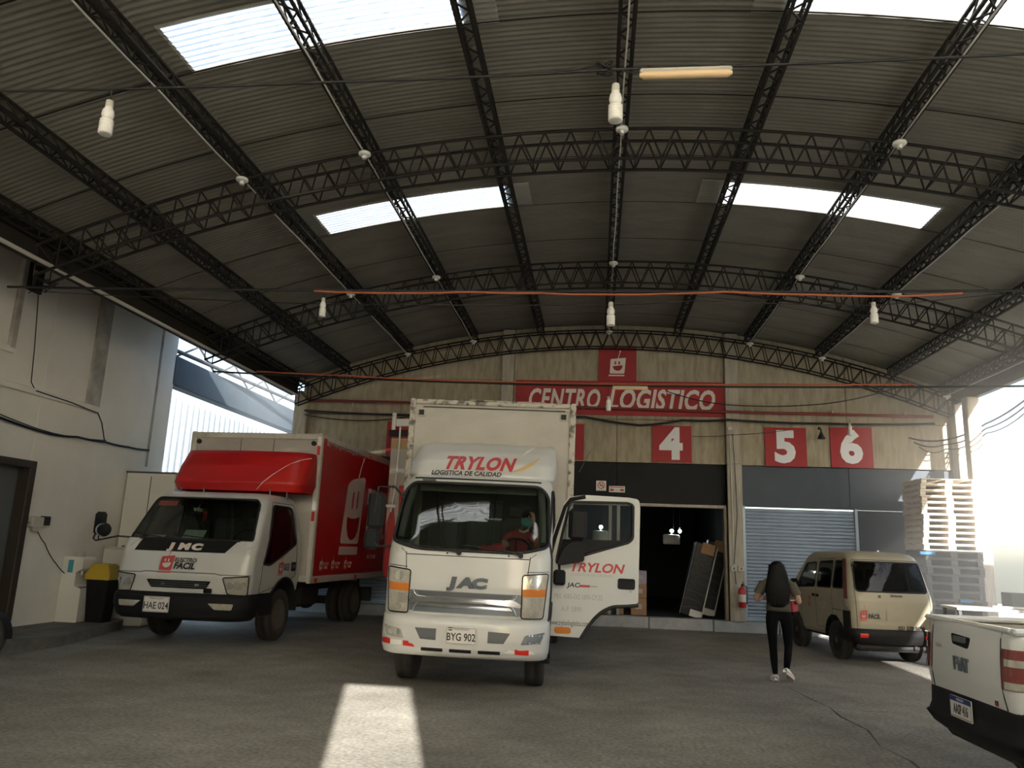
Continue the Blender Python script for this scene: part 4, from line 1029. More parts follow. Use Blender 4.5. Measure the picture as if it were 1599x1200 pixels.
for s_, x, z, sz in (('ELECTRO', 5.74, 2.62, .46), ('FÁCIL', 5.74, 1.98, .74)):
    o = text('lettering', s_, sz, M_signw, sideR(XR+.007, x, z), JM, .001, .12, .02, .72)
for y in (2.80, 3.40, 4.10):
    logo(bx, sideR(XR+.007, y-.13, 1.22), .17, M_signw, M_vinyl, True)
    text('small_lettering', 'ELECTRO\nFÁCIL', .07, M_signw, sideR(XR+.007, y+.12, 1.20), bx, .001, sx=.9)
text('small_lettering', '021 579 5000', .12, M_signw, sideR(XR+.007, 5.6, 1.35), bx, .001, sx=.9)
for y, z, d in ((L0+.16, zt-.09, .14), (5.0, zt-.09, .1)): q = MB(); q.box((XR+.012, y, z), (.01, d, .07)); q.build('reflector', M_refr, bx)
for y in (L0+.25, 4.6): q = MB(); q.box((XR+.02, y, zb+.02), (.012, .12, .07), b=.004); q.build('reflector', M_refr, bx)
for z, m in ((3.28, M_refr), (3.45, M_refw), (2.08, M_refr), (2.28, M_refw)):
    q = MB(); q.box((cx+w-.03, L0-.033, z), (.06, .006, .17)); q.build('reflective_tape', m, bx)
for i in range(18):
    y = L0+.3+i*.13+rnd.uniform(-.04, .04); q = MB(); q.box((XR+.006, y, zt-.13-rnd.uniform(0, .03)), (.004, rnd.uniform(.03, .09), rnd.uniform(.02, .06))); q.build('peeled_spot', M_boxr, bx)
# ================================================================ cream delivery van (seen from behind, right)
VA = T('van', 'dusty cream delivery van with a red rear pillar strip, seen from behind', 'van', (4.934, 13.766, 0), R(8)); VA.scale = (.87, .76, 1.03)
S = Shell([(.36, .10, 3.9, .76, .12, .3), (.42, .06, 3.95, .80, .14, .35), (.62, .03, 4.0, .815, .15, .4), (.98, .03, 3.95, .82, .16, .4), (1.06, .05, 3.8, .815, .16, .4),
           (1.36, .17, 3.35, .765, .16, .4), (1.60, .27, 2.9, .715, .18, .3), (1.68, .33, 2.75, .69, .2, .3), (1.735, .45, 2.6, .64, .2, .25), (1.765, .7, 2.3, .54, .2, .2), (1.775, 1.0, 2.0, .4, .2, .2)], bow=.05, dz=.022)
RW = rpoly([(-.70, 1.13), (.70, 1.13), (.655, 1.60), (-.655, 1.60)], .07)
W1 = rpoly([(.46, 1.16), (.98, 1.15), (.96, 1.60), (.52, 1.60)], .06); W2 = rpoly([(1.08, 1.15), (1.84, 1.14), (1.80, 1.58), (1.08, 1.60)], .06); W3 = rpoly([(1.96, 1.14), (3.05, 1.10), (2.55, 1.54), (1.98, 1.57)], .06)
WF = rpoly([(-.62, 1.12), (.62, 1.12), (.56, 1.55), (-.56, 1.55)], .05)
KY = 1.355; AR = [(.98+KY*(a-.98), b) for a, b in circ(.98, .34, .38, 24)]; AF = [(3.25+KY*(a-3.25), b) for a, b in circ(3.25, .34, .38, 24)]
def cutV(x, y, z, p):
    if p == 'F': return inpoly(x, z, RW)
    if p == 'B': return inpoly(x, z, WF)
    return any(inpoly(y, z, P) for P in (W1, W2, W3, AR, AF))
S.mesh(cutV, ns=70).build('body_shell', M_van, VA)
patch(RW, S.F(.004), 5).build('rear_window', M_glassd, VA)
q = MB(); q.tube([S.F(.005)(*p) for p in dens(RW, .04)], .012, 6, closed=True); q.build('window_gasket', M_black, VA)
for P in (W1, W2, W3):
    for F in (S.SL, S.SR):
        patch(P, F(.003), 4).build('side_window', M_glassd, VA)
        q = MB(); q.tube([F(.004)(*p) for p in dens(P, .05)], .011, 6, closed=True); q.build('window_gasket', M_black, VA)
for s, F in ((-1, S.SL), (1, S.SR)):
    q = MB(); seam(q, rpoly([(1.02, .50), (1.02, 1.64), (1.90, 1.62), (1.90, .46)], .03), F(0), .004, True); q.build('panel_seam', M_chassis, VA)
    q = MB(); seam(q, [(2.75, .46), (2.85, 1.05)], F(0), .004); q.build('panel_seam', M_chassis, VA)
    for y in (1.80, 2.02): slab(rrect(.13, .05, .02, y, .99), F(.015), F(0)).build('door_handle', M_blackp, VA)
    q = MB(); seam(q, [(.55, .80), (1.0, .81)], F(.001), .006); q.build('slide_rail', M_chassis, VA)
    for c in (.98, 3.25):
        v = [(s*x, c+KY*.38*cos(a), .34+.38*sin(a)) for x in (.5, .80) for a in [pi*i/14 for i in range(15)]]
        q = MB(); q.add(v, [(i, i+1, 16+i, 15+i) for i in range(14)], 0, True); q.build('wheel_arch_liner', M_black, VA)
        w_ = wheel('wheel', VA, s*.68, c, .31, .18, s); w_.matrix_basis = w_.matrix_basis @ Matrix.Diagonal((KY, 1, 1.15, 1))
    q = MB(); q.box((s*.90, 2.95, 1.16), (.17, .07, .17), b=.03); q.tube([(s*.72, 2.9, 1.1), (s*.84, 2.93, 1.12)], .015, 6); q.build('door_mirror', M_blackp, VA)
# pillar strips on the rear corners
for s in (-1, 1):
    F = (S.SL if s < 0 else S.SR)
    def yy(b, k): return S.yf(.55, b)+.11+k
    st_ = MB(); n = 14; v = []
    for i in range(n+1):
        z = .90+.74*i/n
        for k in (-.08, .07, .22): y = yy(z, k); p = F(.009)(y, z); v.append(p)
    st_.add(v, [(i*3+j, i*3+j+1, i*3+j+4, i*3+j+3) for i in range(n) for j in range(2)], 0, True)
    o = st_.build('pillar_strip', mat('dull red lens', (.13, .035, .028), .35), VA); o['label'] = 'dull red tail lamp strip'
    q = MB(); v = [F(.013)(yy(z, k), z) for z in (.88, 1.0) for k in (-.08, .07, .22)]; q.add(v, [(j, j+1, j+4, j+3) for j in range(2)], 0, True); q.build('reversing_lamp', M_lens, o)
q = MB(); seam(q, rpoly([(-.71, .52), (.71, .52), (.72, 1.05), (.66, 1.63), (-.66, 1.63), (-.72, 1.05)], .05), S.F(.0), .005, True); q.build('tailgate_seam', M_chassis, VA)
tp = slab(rrect(.62, .19, .03, 0, .78), S.F(.004), S.F(-.01)).build('plate_recess', M_van, VA)
o = flat('number_plate', [rrect(.34, .15, .012)], M_van, front(0, S.yf(0, .77)-.012, .77), tp, .005)
q = MB(); q.box((.06, S.yf(0, 1.06)-.012, 1.075), (.22, .02, .03), b=.006); q.build('tailgate_grip', M_rim, VA)
q = MB(); q.box((-.27, S.yf(.27, 1.06)-.006, 1.06), (.05, .012, .04)); q.build('tailgate_lock', M_rim, VA)
logo(VA, front(-.60, S.yf(.60, .76)-.012, .765), .17, M_txtred, M_van, True)
text('lettering', 'ELECTRO', .05, M_txtgrey, front(-.40, S.yf(.4, .76)-.014, .80), VA, .001, .1); text('lettering', 'FÁCIL', .09, M_txtblk, front(-.40, S.yf(.4, .76)-.014, .745), VA, .001, .1, .004)
text('lettering', '021 579 5000', .085, M_txtblk, front(.30, S.yf(.4, .57)-.02, .575), VA, .001, .1, .003, 1.1)
text('lettering', 'FÁCIL', .055, M_txtgrey, front(-.42, S.yf(.4, .57)-.02, .585), VA, .001, .1)
logo(VA, sideL(-S.xs(2.2, .9)-.004, 2.28, .88), .18, M_txtred, M_van, True)
text('lettering', 'ELECTRO\nFÁCIL', .08, M_txtgrey, sideL(-S.xs(1.4, .8)-.004, 1.52, .83), VA, .001, .1)
B = Shell([(.32, .04, .75, .74, .14, .03), (.36, .0, .75, .80, .16, .03), (.46, -.04, .75, .835, .16, .03), (.535, -.03, .75, .835, .16, .03), (.55, .0, .75, .82, .14, .03)], bow=.07, dz=.03)
bp_ = B.mesh(lambda x, y, z, p: p == 'B').build('bumper', M_blackp, VA)
for s in (-1, 1): slab(rrect(.15, .065, .02, s*.62, .45), B.F(.005), B.F(-.01)).build('reflector', M_refr, bp_)
for s in (-1, 1): q = MB(); q.box((s*.80, .33, .68), (.05, .34, .30), b=.03); q.build('corner_guard', M_blackp, VA)
q = MB(); q.box((0, .30, .27), (1.40, .30, .14), b=.05); q.box((0, 2.0, .36), (1.4, 3.4, .1), b=.03); q.cyl((.4, .1, .28), (.4, .7, .28), .03, 8); q.box((-.2, .6, .28), (.7, .5, .1), b=.04); q.cyl((-.66, .98, .31), (.66, .98, .31), .05, 8); q.build('underbody', M_chassis, VA)
for y in (.9, 1.75, 2.6):
    q = MB(); q.box((0, y, 1.0), (1.2, .14, .62), b=.06); q.box((-.32, y, 1.38), (.24, .09, .18), b=.04); q.box((.32, y, 1.38), (.24, .09, .18), b=.04); q.build('seat', M_inner, VA)
q = MB(); q.cyl((.05, .75, 1.775), (.05, .75, 1.79), .035, 10); q.build('roof_light', M_refl, VA)

# ================================================================ white pickup (tail, lower right)
PK = T('pickup', 'white pickup with black bumper cut by the lower right picture edge', 'pickup', (2.70, 6.32, 0), R(-88)); PK.scale = (.80, 1, 1.16)
# body side + tailgate as a shell, open on top
S = Shell([(.50, .05, 2.6, .80, .10, .04), (.60, .02, 2.6, .845, .12, .04), (.72, .0, 2.6, .86, .14, .04), (.90, .015, 2.6, .855, .14, .04), (1.02, .03, 2.6, .84, .14, .04), (1.06, .055, 2.6, .825, .12, .04)], bow=.035, dz=.03)
AR = [(.92+1.16*(a-.92), b) for a, b in circ(.92, .34, .40, 24)]
S.mesh(lambda x, y, z, p: p in 'LR' and inpoly(y, z, AR), cap=False, ns=60).build('bed_shell', M_strada, PK)
q = MB()
for s in (-1, 1): q.box((s*.785, 1.3, 1.055), (.09, 2.5, .035), b=.015)
q.box((0, .075, 1.055), (1.50, .06, .035), b=.015); q.build('bed_rim', M_strada, PK)
q = MB(); q.box((0, 1.3, 1.01), (1.5, 2.42, .03)); q.box((0, 1.3, .62), (1.5, 2.5, .06)); q.build('bed_cover', mat('canvas cover', (.50, .44, .30), .8), PK)
q = MB(); seam(q, [(-.62, 1.05), (-.63, .80), (-.66, .56)], S.F(), .006); seam(q, [(.62, 1.05), (.63, .80), (.66, .56)], S.F(), .006); seam(q, [(-.66, .56), (.66, .56)], S.F(), .006); q.build('tailgate_seam', M_chassis, PK)
h = slab(rpoly([(-.20, .985), (-.17, .92), (.12, .905), (.16, .975)], .025), S.F(.004), S.F(-.02)).build('tailgate_handle', M_blackp, PK)
slab(rrect(.22, .035, .015, -.02, .955), S.F(.016), S.F(0)).build('handle_lever', M_grayp, h)
for c, x in (('F', -.105), ('I', -.035), ('A', .035), ('T', .105)): text('badge_letter', c, .115, M_satin, front(x, S.yf(0, .80)-.006, .80), PK, .006, 0, .004)
text('lettering', 'STRADA', .035, M_txtgrey, front(-.46, S.yf(.4, .88)-.003, .885), PK, .001)
flat('badge', [rrect(.05, .03, .006)], M_redl, front(.52, S.yf(.52, .62)-.004, .635), PK, .004)
for s in (-1, 1):
    pth = [(.64, .955), (.645, .745), (.70, .715)]
    v = []; n = 8
    def LP(t, z):                      # wraps from the tailgate edge round the corner
        if t < .5: x = .655+.35*t; return (s*x, S.yf(x, z)-.012, z)
        y = S.bow+S.at(z)[0]+.10+(t-.5)*.28; return (s*(S.xs(y, z)+.012), y, z)
    zz = [.73+.225*i/6 for i in range(7)]; mb = MB()
    v = [LP(k/10, z) for z in zz for k in range(11)]; mb.add(v, [(i*11+j, i*11+j+1, i*11+j+12, i*11+j+11) for i in range(6) for j in range(10)], 0, True)
    tl = mb.build('tail_lamp', M_redl, PK)
    for z0, z1, m in ((.735, .775, M_lens), (.86, .90, M_lens)):
        mb = MB(); v = [Vector(LP(k/10, z))+Vector((s*.004, -.004, 0)) for z in (z0, z1) for k in range(1, 9)]; mb.add(v, [(j, j+1, j+9, j+8) for j in range(7)], 0, True); mb.build('lamp_band', m, tl)
    
    for yy_ in (.92, 3.65): w_ = wheel('wheel', PK, s*.72, yy_, .32, .20, s); w_.matrix_basis = w_.matrix_basis @ Matrix.Diagonal((1.16, 1, 1.2, 1))
    v = [(s*x, .92+.464*cos(a), .34+.40*sin(a)) for x in (.5, .83) for a in [pi*i/14 for i in range(15)]]
    q = MB(); q.add(v, [(i, i+1, 16+i, 15+i) for i in range(14)], 0, True); q.build('wheel_arch_liner', M_black, PK)
    q = MB(); q.tube([(s*.86, .92+.487*cos(a), .34+.42*sin(a)) for a in [pi*i/16 for i in range(17)]], .03, 6); q.build('arch_trim', M_blackp, PK)
B = Shell([(.34, .06, .6, .78, .12, .02), (.38, .0, .6, .86, .14, .02), (.44, -.045, .6, .885, .14, .02), (.455, -.02, .6, .88, .14, .02), (.50, .0, .6, .875, .14, .02), (.60, .005, .6, .87, .14, .02), (.63, .03, .6, .855, .12, .02)], bow=.05, dz=.02)
bp_ = B.mesh(lambda x, y, z, p: p == 'B').build('bumper', M_blackp, PK)
plate(bp_, front(-.02, B.yf(0, .535)-.012, .535), .40, .13, 'PARAGUAY', 'AASP 416', True)
q = MB(); q.box((0, 1.6, .36), (1.3, 3.0, .12), b=.03); q.box((0, .45, .32), (.9, .3, .16), b=.05); q.cyl((-.7, .92, .32), (.7, .92, .32), .05, 8); q.build('underbody', M_chassis, PK)
C = Shell([(.45, 2.62, 4.5, .85, .1, .3), (.95, 2.60, 4.5, .86, .1, .3), (1.05, 2.62, 4.3, .85, .1, .3), (1.5, 2.8, 3.6, .70, .14, .3), (1.58, 2.95, 3.4, .6, .14, .2)], bow=.03, dz=.05)
CW = rpoly([(-.62, 1.12), (.62, 1.12), (.56, 1.46), (-.56, 1.46)], .05)
C.mesh(lambda x, y, z, p: p == 'F' and inpoly(x, z, CW)).build('cab_shell', M_strada, PK); patch(CW, C.F(.003), 4).build('rear_window', M_glassd, PK)
# ================================================================ signs painted on boards along the back wall
def sign(name, label, xa, xb, za, zb, group=None):
    t = T(name, label, 'sign', ((xa+xb)/2, YB-.03, (za+zb)/2), group=group)
    q = MB(); q.box((0, 0, 0), (xb-xa, .024, zb-za), b=.004); q.build('board', M_redpaint, t)
    return t
Zf = Matrix.Translation((0, -.0125, 0)) @ front(0, 0, 0)
s_ = sign('wall_sign', 'long red sign reading CENTRO LOGISTICO in white brush lettering', -1.98, 3.02, 4.85, 5.685)
CH = 'CENTRO LOGISTICO'
o = text('lettering', 'CENTRO', .66, M_signw, Matrix.Translation((-1.34, -.0125, -.06)) @ front(0, 0, 0), s_, .002, .24, .020, spacing=1.12, fitw=1.72)
o = text('lettering', 'LOGISTICO', .66, M_signw, Matrix.Translation((.98, -.0125, -.05)) @ front(0, 0, 0), s_, .002, .24, .020, spacing=1.05, fitw=2.50)
s_ = sign('wall_sign', 'square red sign with a white smiling set above the long sign', .02, .93, 5.69, 6.56)
logo(s_, Matrix.Translation((0, -.0125, -.06)) @ front(0, 0, 0), .46, M_signw, M_redpaint, True, .003)
for n_, a, b, za, zb, lb in (('4', 1.30, 2.215, 3.755, 4.62, 'red square sign with a white four above the open bay'), ('5', 3.88, 4.82, 3.72, 4.63, 'red square sign with a white five, left above the silver shutter'), ('6', 5.35, 6.28, 3.73, 4.66, 'red square sign with a white six, right above the silver shutter')):
    s_ = sign('wall_sign', lb, a, b, za, zb, 'red bay number signs')
    text('figure', n_, .98, mat('figure white', (.74, .76, .78), .5), Matrix.Translation((-.01, -.0125, -.03)) @ front(0, 0, 0), s_, .002, 0, .046, 1.0)
sign('wall_sign', 'red square bay sign mostly hidden behind the tall white truck box, its right edge showing', -1.2, -.30, 3.755, 4.62, 'red bay number signs')
sign('wall_sign', 'red square bay sign between the two trucks, only its left part showing', -5.12, -4.2, 3.76, 4.60, 'red bay number signs')
# notices on the dark header
t = T('notice', 'square white no smoking notice above the open truck door', 'notice', (.12, YB+.045, 3.17))
q = MB(); q.box((0, 0, 0), (.235, .008, .235), b=.002); q.build('board', M_plate, t)
ZN = Matrix.Translation((0, -.0045, 0)) @ front(0, 0, 0)
flat('prohibition_ring', [circ(0, .01, .085, 28), list(reversed(circ(0, .01, .066, 28)))], M_txtred, ZN, t, .002)
flat('prohibition_bar', [[(-.055, .062), (-.04, .075), (.062, -.035), (.05, -.05)]], M_txtred, ZN, t, .002)
flat('cigarette', [rrect(.09, .018, .002, -.0, .005)], M_txtblk, ZN, t, .0015); flat('smoke', [rpoly([(.02, .02), (.04, .03), (.03, .05), (.045, .06), (.035, .062), (.02, .05), (.03, .035)], .004)], M_txtblk, ZN, t, .0015)
flat('caption', [rrect(.16, .014, .001, 0, -.098)], M_txtgrey, ZN, t, .001)
t = T('notice', 'oblong white notice with red ends beside the no smoking notice', 'notice', (.49, YB+.045, 3.10))
q = MB(); q.box((0, 0, 0), (.37, .008, .145), b=.002); q.build('board', M_plate, t)
for x in (-.12, .12): flat('red_block', [rrect(.09, .055, .002, x, -.02)], M_txtred, ZN, t, .002)
flat('red_line', [rrect(.33, .02, .002, 0, .045)], M_txtred, ZN, t, .002); flat('caption', [rrect(.12, .02, .001, 0, -.02)], M_txtgrey, ZN, t, .001)

# ================================================================ pipes and cables
def wire(pts, sag=0., n=10):
    out = []
    for a, b in zip(pts, pts[1:]):
        a, b = Vector(a), Vector(b)
        for i in range(n): t = i/n; p = a.lerp(b, t); p.z -= sag*4*t*(1-t); out.append(p)
    out.append(Vector(pts[-1])); return out
def cable(name, label, pts, r, m, cat='cable', sag=0., n=10, group=None):
    q = MB(); q.tube(wire(pts, sag, n), r, 6); o = q.build(name, m); return tag(o, label, cat, group)
t = T('wall_pipe', 'thin red pipe running along the back wall under the trusses', 'pipe', (0, YB-.14, 4.98))
q = MB(); q.tube([(-7.1, 0, .09), (-2.3, 0, .06), (3.0, 0, -.02), (7.6, 0, -.05)], .032, 8); q.build('pipe', M_redpipe, t)
for x in (-6, -4.4, -3, 3.6, 5.4, 7): q = MB(); q.box((x, .04, .0), (.03, .12, .09)); q.build('clip', M_cond, t)
cable('wall_cable', 'thick black cable looped along the back wall above the bay numbers', [(-7.2, 18.1, 4.80), (-4.5, 18.12, 4.74), (-2.2, 18.08, 4.80), (-.3, 18.14, 4.78), (1.0, 18.14, 4.60), (2.0, 18.14, 4.74), (3.0, 18.08, 4.76), (5.2, 18.14, 4.72), (7.6, 18.1, 4.76)], .026, M_black, sag=.02)
cable('wall_cable', 'thin black cable drooping along the back wall beside the red truck', [(-7.2, 18.12, 4.70), (-5.8, 18.14, 4.58), (-4.4, 18.12, 4.72), (-2.3, 18.08, 4.70)], .014, M_black, sag=.03)
cable('wall_cable', 'thin dark wire sagging from the long sign to the right', [(1.6, 18.05, 5.42), (3.0, 18.0, 5.10), (5.2, 18.0, 5.16), (6.9, 18.0, 5.6)], .012, M_black, sag=.05)
cable('wall_cable', 'fine wire crossing behind the white figure four and five', [(2.2, 18.1, 4.36), (3.05, 18.05, 4.40), (4.4, 18.1, 4.55)], .007, M_black, sag=.02)
# ties strung across the shed at the truss feet
cable('overhead_cable', 'thin black cable strung across the shed nearest the camera', [(-9.0, 4.45, 4.70), (-4.2, 4.45, 4.67), (-1.9, 4.45, 4.66), (.1, 4.45, 4.69), (2.6, 4.45, 4.71), (8.0, 4.45, 4.8)], .009, M_black, sag=.01)
q = MB(); q.tube([Vector((.02+.05*cos(a*2.1), 4.45+.03*sin(a*1.7), 4.70+.035*sin(a*1.3))) for a in [i*.4 for i in range(34)]], .006, 5); q.tube(wire([(-.3, 4.45, 4.69), (0, 4.44, 4.73), (.2, 4.46, 4.67), (.35, 4.45, 4.69)], .01, 6), .006, 5)
tag(q.build('cable_knot', M_black), 'tangled knot of black cable above the nearest hanging lamp', 'cable')
cable('overhead_cable', 'thick black cable strung across at the nearest truss', [(-7.9, 9.05, 4.84), (-3.5, 9.05, 4.79), (.15, 9.05, 4.775), (4.9, 9.05, 4.79), (8.1, 9.05, 4.86)], .016, M_black, sag=.01)
cable('hose', 'orange hose tied along the black cable at the nearest truss', [(-3.6, 9.0, 4.76), (-2.6, 9.0, 4.735), (-1.6, 9.0, 4.75), (-.7, 9.0, 4.735), (.1, 9.0, 4.72), (.8, 9.0, 4.73), (1.5, 9.0, 4.755), (2.5, 9.0, 4.72), (3.4, 9.0, 4.70), (4.2, 9.0, 4.74)], .013, M_orange, 'hose', .006)
cable('overhead_cable', 'thin slack wire below the orange hose of the nearest truss', [(-7.6, 9.1, 4.80), (-4.6, 9.1, 4.66), (-3.0, 9.1, 4.62), (.1, 9.1, 4.62), (1.2, 9.1, 4.68), (3.2, 9.1, 4.62), (4.6, 9.1, 4.76), (8.1, 9.1, 4.78)], .006, M_black, sag=.01)
cable('overhead_cable', 'black cable strung across at the second truss', [(-7.3, 13.6, 4.74), (-3.4, 13.6, 4.61), (.2, 13.6, 4.565), (5.5, 13.6, 4.62), (8.1, 13.6, 4.7)], .018, M_black, sag=.01)
cable('hose', 'orange hose strung in front of the long red sign', [(-6.4, 13.55, 4.74), (-4.6, 13.55, 4.68), (-3.4, 13.55, 4.63), (-1.6, 13.55, 4.60), (.3, 13.55, 4.59), (1.4, 13.55, 4.60), (3.0, 13.55, 4.62), (5.4, 13.55, 4.66)], .014, M_orange, 'hose', .006)
# ---- hanging energy saving lamps
def cfl(x, y, z, label, s=1., up=0.):
    t = T('hanging_lamp', label, 'lamp', (x, y, z), group='energy saving lamps hung from the cables'); t.scale = (s, s, s)
    q = MB(); q.cyl((0, 0, up), (0, 0, -.10), .005, 6); q.build('cord', M_black, t)
    q = MB(); q.lathe([(.006, -.085), (.024, -.09), (.027, -.135), (.024, -.14)], 14); q.build('socket', M_cond, t)
    q = MB(); q.lathe([(.024, -.140), (.027, -.147), (.024, -.15), (.036, -.165), (.041, -.19), (.041, -.205), (.034, -.225), (.030, -.232)], 16); q.build('ballast', M_white, t)
    q = MB(); P = [(.030, -.232)]
    for i in range(6): z0 = -.236-.019*i; P += [(.041, z0), (.047, z0-.008), (.041, z0-.017)]
    P += [(.02, -.352), (0, -.354)]; q.lathe(P, 16); q.build('spiral_tube', M_white, t)
cfl(-3.37, 4.45, 4.655, 'white spiral lamp hanging top left in front of the ceiling', .98); cfl(.09, 4.45, 4.67, 'white spiral lamp hanging from the cable knot near the ridge', 1.0)
cfl(-3.49, 9.05, 4.77, 'white spiral lamp hanging left of the white truck', .95); cfl(.15, 9.05, 4.74, 'white spiral lamp hanging below the ridge at the nearest truss', 1.15); cfl(3.22, 9.05, 4.73, 'white spiral lamp hanging right of the ridge at the nearest truss', .98)
cfl(.20, 13.6, 4.46, 'white spiral lamp hanging in front of the long red sign', 1.0, .10)
cfl(5.72, 18.0, 4.82, 'white spiral lamp hanging beside the figure six', 1.1, .0)
for x, y, z, l, lb in ((.53, 4.45, 4.655, .58, 'orange tinted tube lamp on the nearest cable'), (.58, 13.55, 4.53, .62, 'pale tube lamp hung in front of the long red sign')):
    t = T('tube_lamp', lb, 'lamp', (x, y, z))
    q = MB(); q.box((0, 0, .012), (l, .055, .03), b=.012); q.build('housing', M_cond, t)
    q = MB(); q.tube([(-l/2, 0, -.012), (-l/2+.03, 0, -.016), (l/2-.03, 0, -.016), (l/2, 0, -.012)], [.012, .026, .026, .012], 10); q.build('diffuser', M_tubel, t)
    for s in (-1, 1): q = MB(); q.cyl((s*l*.4, 0, .02), (s*l*.4, 0, .05), .006, 6); q.build('hanger', M_black, t)
# ---- left wall wiring
cable('wall_wire', 'bundle of dark wires drooping along the white side wall', [(-9.05, 8.6, 3.55), (-9.05, 10.6, 3.32), (-9.05, 11.8, 3.23), (-9.05, 12.5, 3.28), (-9.05, 13.28, 3.30), (-9.05, 14.0, 3.30), (-9.05, 14.7, 3.33)], .020, M_blackp, sag=.012)
cable('wall_wire', 'second dark wire twisted above the bundle on the white wall', [(-9.04, 8.6, 3.62), (-9.04, 10.6, 3.37), (-9.04, 11.9, 3.25), (-9.04, 13.28, 3.33)], .009, M_blackp, sag=.02)
cable('wall_wire', 'thin wire running down the white wall from the bracket to the ledge', [(-9.05, 11.0, 5.55), (-9.05, 11.05, 5.2), (-9.05, 11.14, 4.5), (-9.05, 11.19, 3.98), (-9.05, 11.3, 3.88)], .008, M_blackp)
cable('wall_wire', 'thin wire dropping from the ledge to the wire bundle', [(-9.02, 11.3, 3.86), (-9.02, 12.2, 3.83), (-9.05, 12.95, 3.78), (-9.05, 13.1, 3.62), (-9.05, 13.25, 3.31)], .010, M_blackp)
cable('wall_wire', 'power lead from the socket down to the water cooler', [(-9.06, 11.84, 1.72), (-9.05, 12.1, 1.45), (-9.05, 12.45, 1.12), (-9.02, 12.8, .9)], .007, M_blackp, sag=.03)
q = MB()
for i in range(7): q.tube([Vector((-8.95+.16*sin(i*1.3+k*.9), 10.98+.12*cos(i*2.1+k*.7), 5.62-.05*k*abs(cos(i)))) for k in range(6)], .008, 5)
tag(q.build('wire_tangle', M_black), 'tangle of black wire under the truss bracket on the white wall', 'cable')
t = T('truss_bracket', 'dark steel bracket carrying the nearest truss from the white wall', 'bracket', (-9.07, 10.9, 5.75))
for p0, p1 in (((0, 0, .1), (1.55, -1.85, -.55)), ((0, 0, -.25), (1.55, -1.85, -.70)), ((0, 0, .1), (.5, -.6, -.38)), ((.5, -.6, -.10), (1.0, -1.2, -.56))):
    q = MB(); q.cyl(p0, p1, .025, 6); q.build('strut', M_steel, t)
q = MB(); q.box((.03, 0, 0), (.06, .3, .7), b=.01); q.build('back_plate', M_steel, t)
t = T('socket_box', 'small pale socket box on the white wall beside the doorway', 'socket', (-9.08, 11.86, 1.77))
q = MB(); q.box((.03, -.04, .01), (.09, .26, .17), b=.012); q.build('box', M_cond, t)
q = MB(); q.box((.03, .17, .04), (.08, .16, .15), b=.01); q.build('switch_block', M_chassis, t)
q = MB(); q.box((.04, -.05, -.10), (.06, .13, .07), b=.015); q.build('plug', M_cond, t)
q = MB(); q.cyl((.015, -.40, 0), (.015, -.17, 0), .014, 8); q.build('conduit', M_cond, t)

# ================================================================ beside the left wall
t = T('water_cooler', 'white water cooler with a teal sticker against the white wall', 'water cooler', (-8.90, 12.86, .15)); t.scale = (1.1, 1.15, 1.06)
q = MB(); q.prism([rpoly([(-.17, 0), (.19, 0), (.19, .52), (.07, .56), (.07, .78), (.17, .83), (.17, .98), (.12, 1.02), (-.17, 1.02)], .025)], -.16, .16, M=FR((0, 0, 0), (1, 0, 0), (0, 0, 1))); q.build('body', M_white, t, angle=35)
q = MB(); q.box((.10, 0, .54), (.14, .26, .02), b=.006); q.build('drip_tray', M_grayp, t)
for y in (-.07, .07): q = MB(); q.cyl((.11, y, .80), (.11, y, .73), .018, 10); q.build('tap', M_cond if y < 0 else M_blue, t)
q = MB(); q.box((-.03, -.163, .87), (.085, .004, .20), b=.001); q.build('sticker', M_tealp, t)['label'] = 'teal sticker'
q = MB(); q.lathe([(.06, 1.02), (.065, 1.05), (.05, 1.06), (.045, 1.10), (0, 1.105)], 16); q.build('bottle_collar', M_cond, t)
t = T('waste_bin', 'black waste bin lined with a yellow bag beside the cooler', 'bin', (-8.50, 12.98, 0)); t.scale = (.92, .92, 1)
def taper(name, zs, m, par, cap=True):
    q = MB(); v = []; f = []; n = 0
    for z, a, b in zs:
        P = rrect(2*a, 2*b, .03); n = len(P); v += [(p[0], p[1], z) for p in P]
    for j in range(len(zs)-1): f += [(j*n+i, j*n+(i+1) % n, (j+1)*n+(i+1) % n, (j+1)*n+i) for i in range(n)]
    if cap: f += [tuple(reversed(range(n))), tuple(range((len(zs)-1)*n, len(zs)*n))]
    q.add(v, f, 0, True); return q.build(name, m, par, angle=40)
taper('body', [(.15, .17, .15), (.90, .22, .20), (.905, .235, .215), (.945, .235, .215), (.95, .21, .19), (.80, .20, .18)], M_blackp, t)
taper('bag', [(.86, .245, .225), (.93, .25, .23), (1.0, .22, .20), (1.10, .17, .17), (1.13, .13, .12), (1.05, .12, .10)], M_yellow, t)['label'] = 'yellow bin liner folded over the rim'
for i in range(4): q = MB(); q.ell((-.1+.07*i, -.05+.04*(i % 2), 1.03+.02*(i % 3)), (.07, .06, .05), n=8, k=5); q.build('rubbish', M_yellow if i % 2 else M_card, t)
t = T('chest_freezer', 'white upright freezer cabinet behind the bin', 'freezer', (-8.62, 13.88, 0))
q = MB(); q.box((0, 0, .69), (.92, .30, 1.36), b=.02); q.build('body', M_white, t); q = MB(); q.box((0, 0, 1.385), (.94, .32, .035), b=.01); q.build('lid', M_rail, t)
q = MB(); q.tube([(-.2+.03*i, .0, 1.41+.02*(i % 2)) for i in range(8)], .012, 6); q.build('rusty_scrap', M_redpipe, t)
for x in (-.4, .4): q = MB(); q.cyl((x, 0, 0), (x, 0, .03), .03, 8); q.build('foot', M_black, t)
t = T('insulated_panel', 'tall pale cabinet standing behind the red deflector truck', 'cabinet', (-8.55, 14.5, 0))
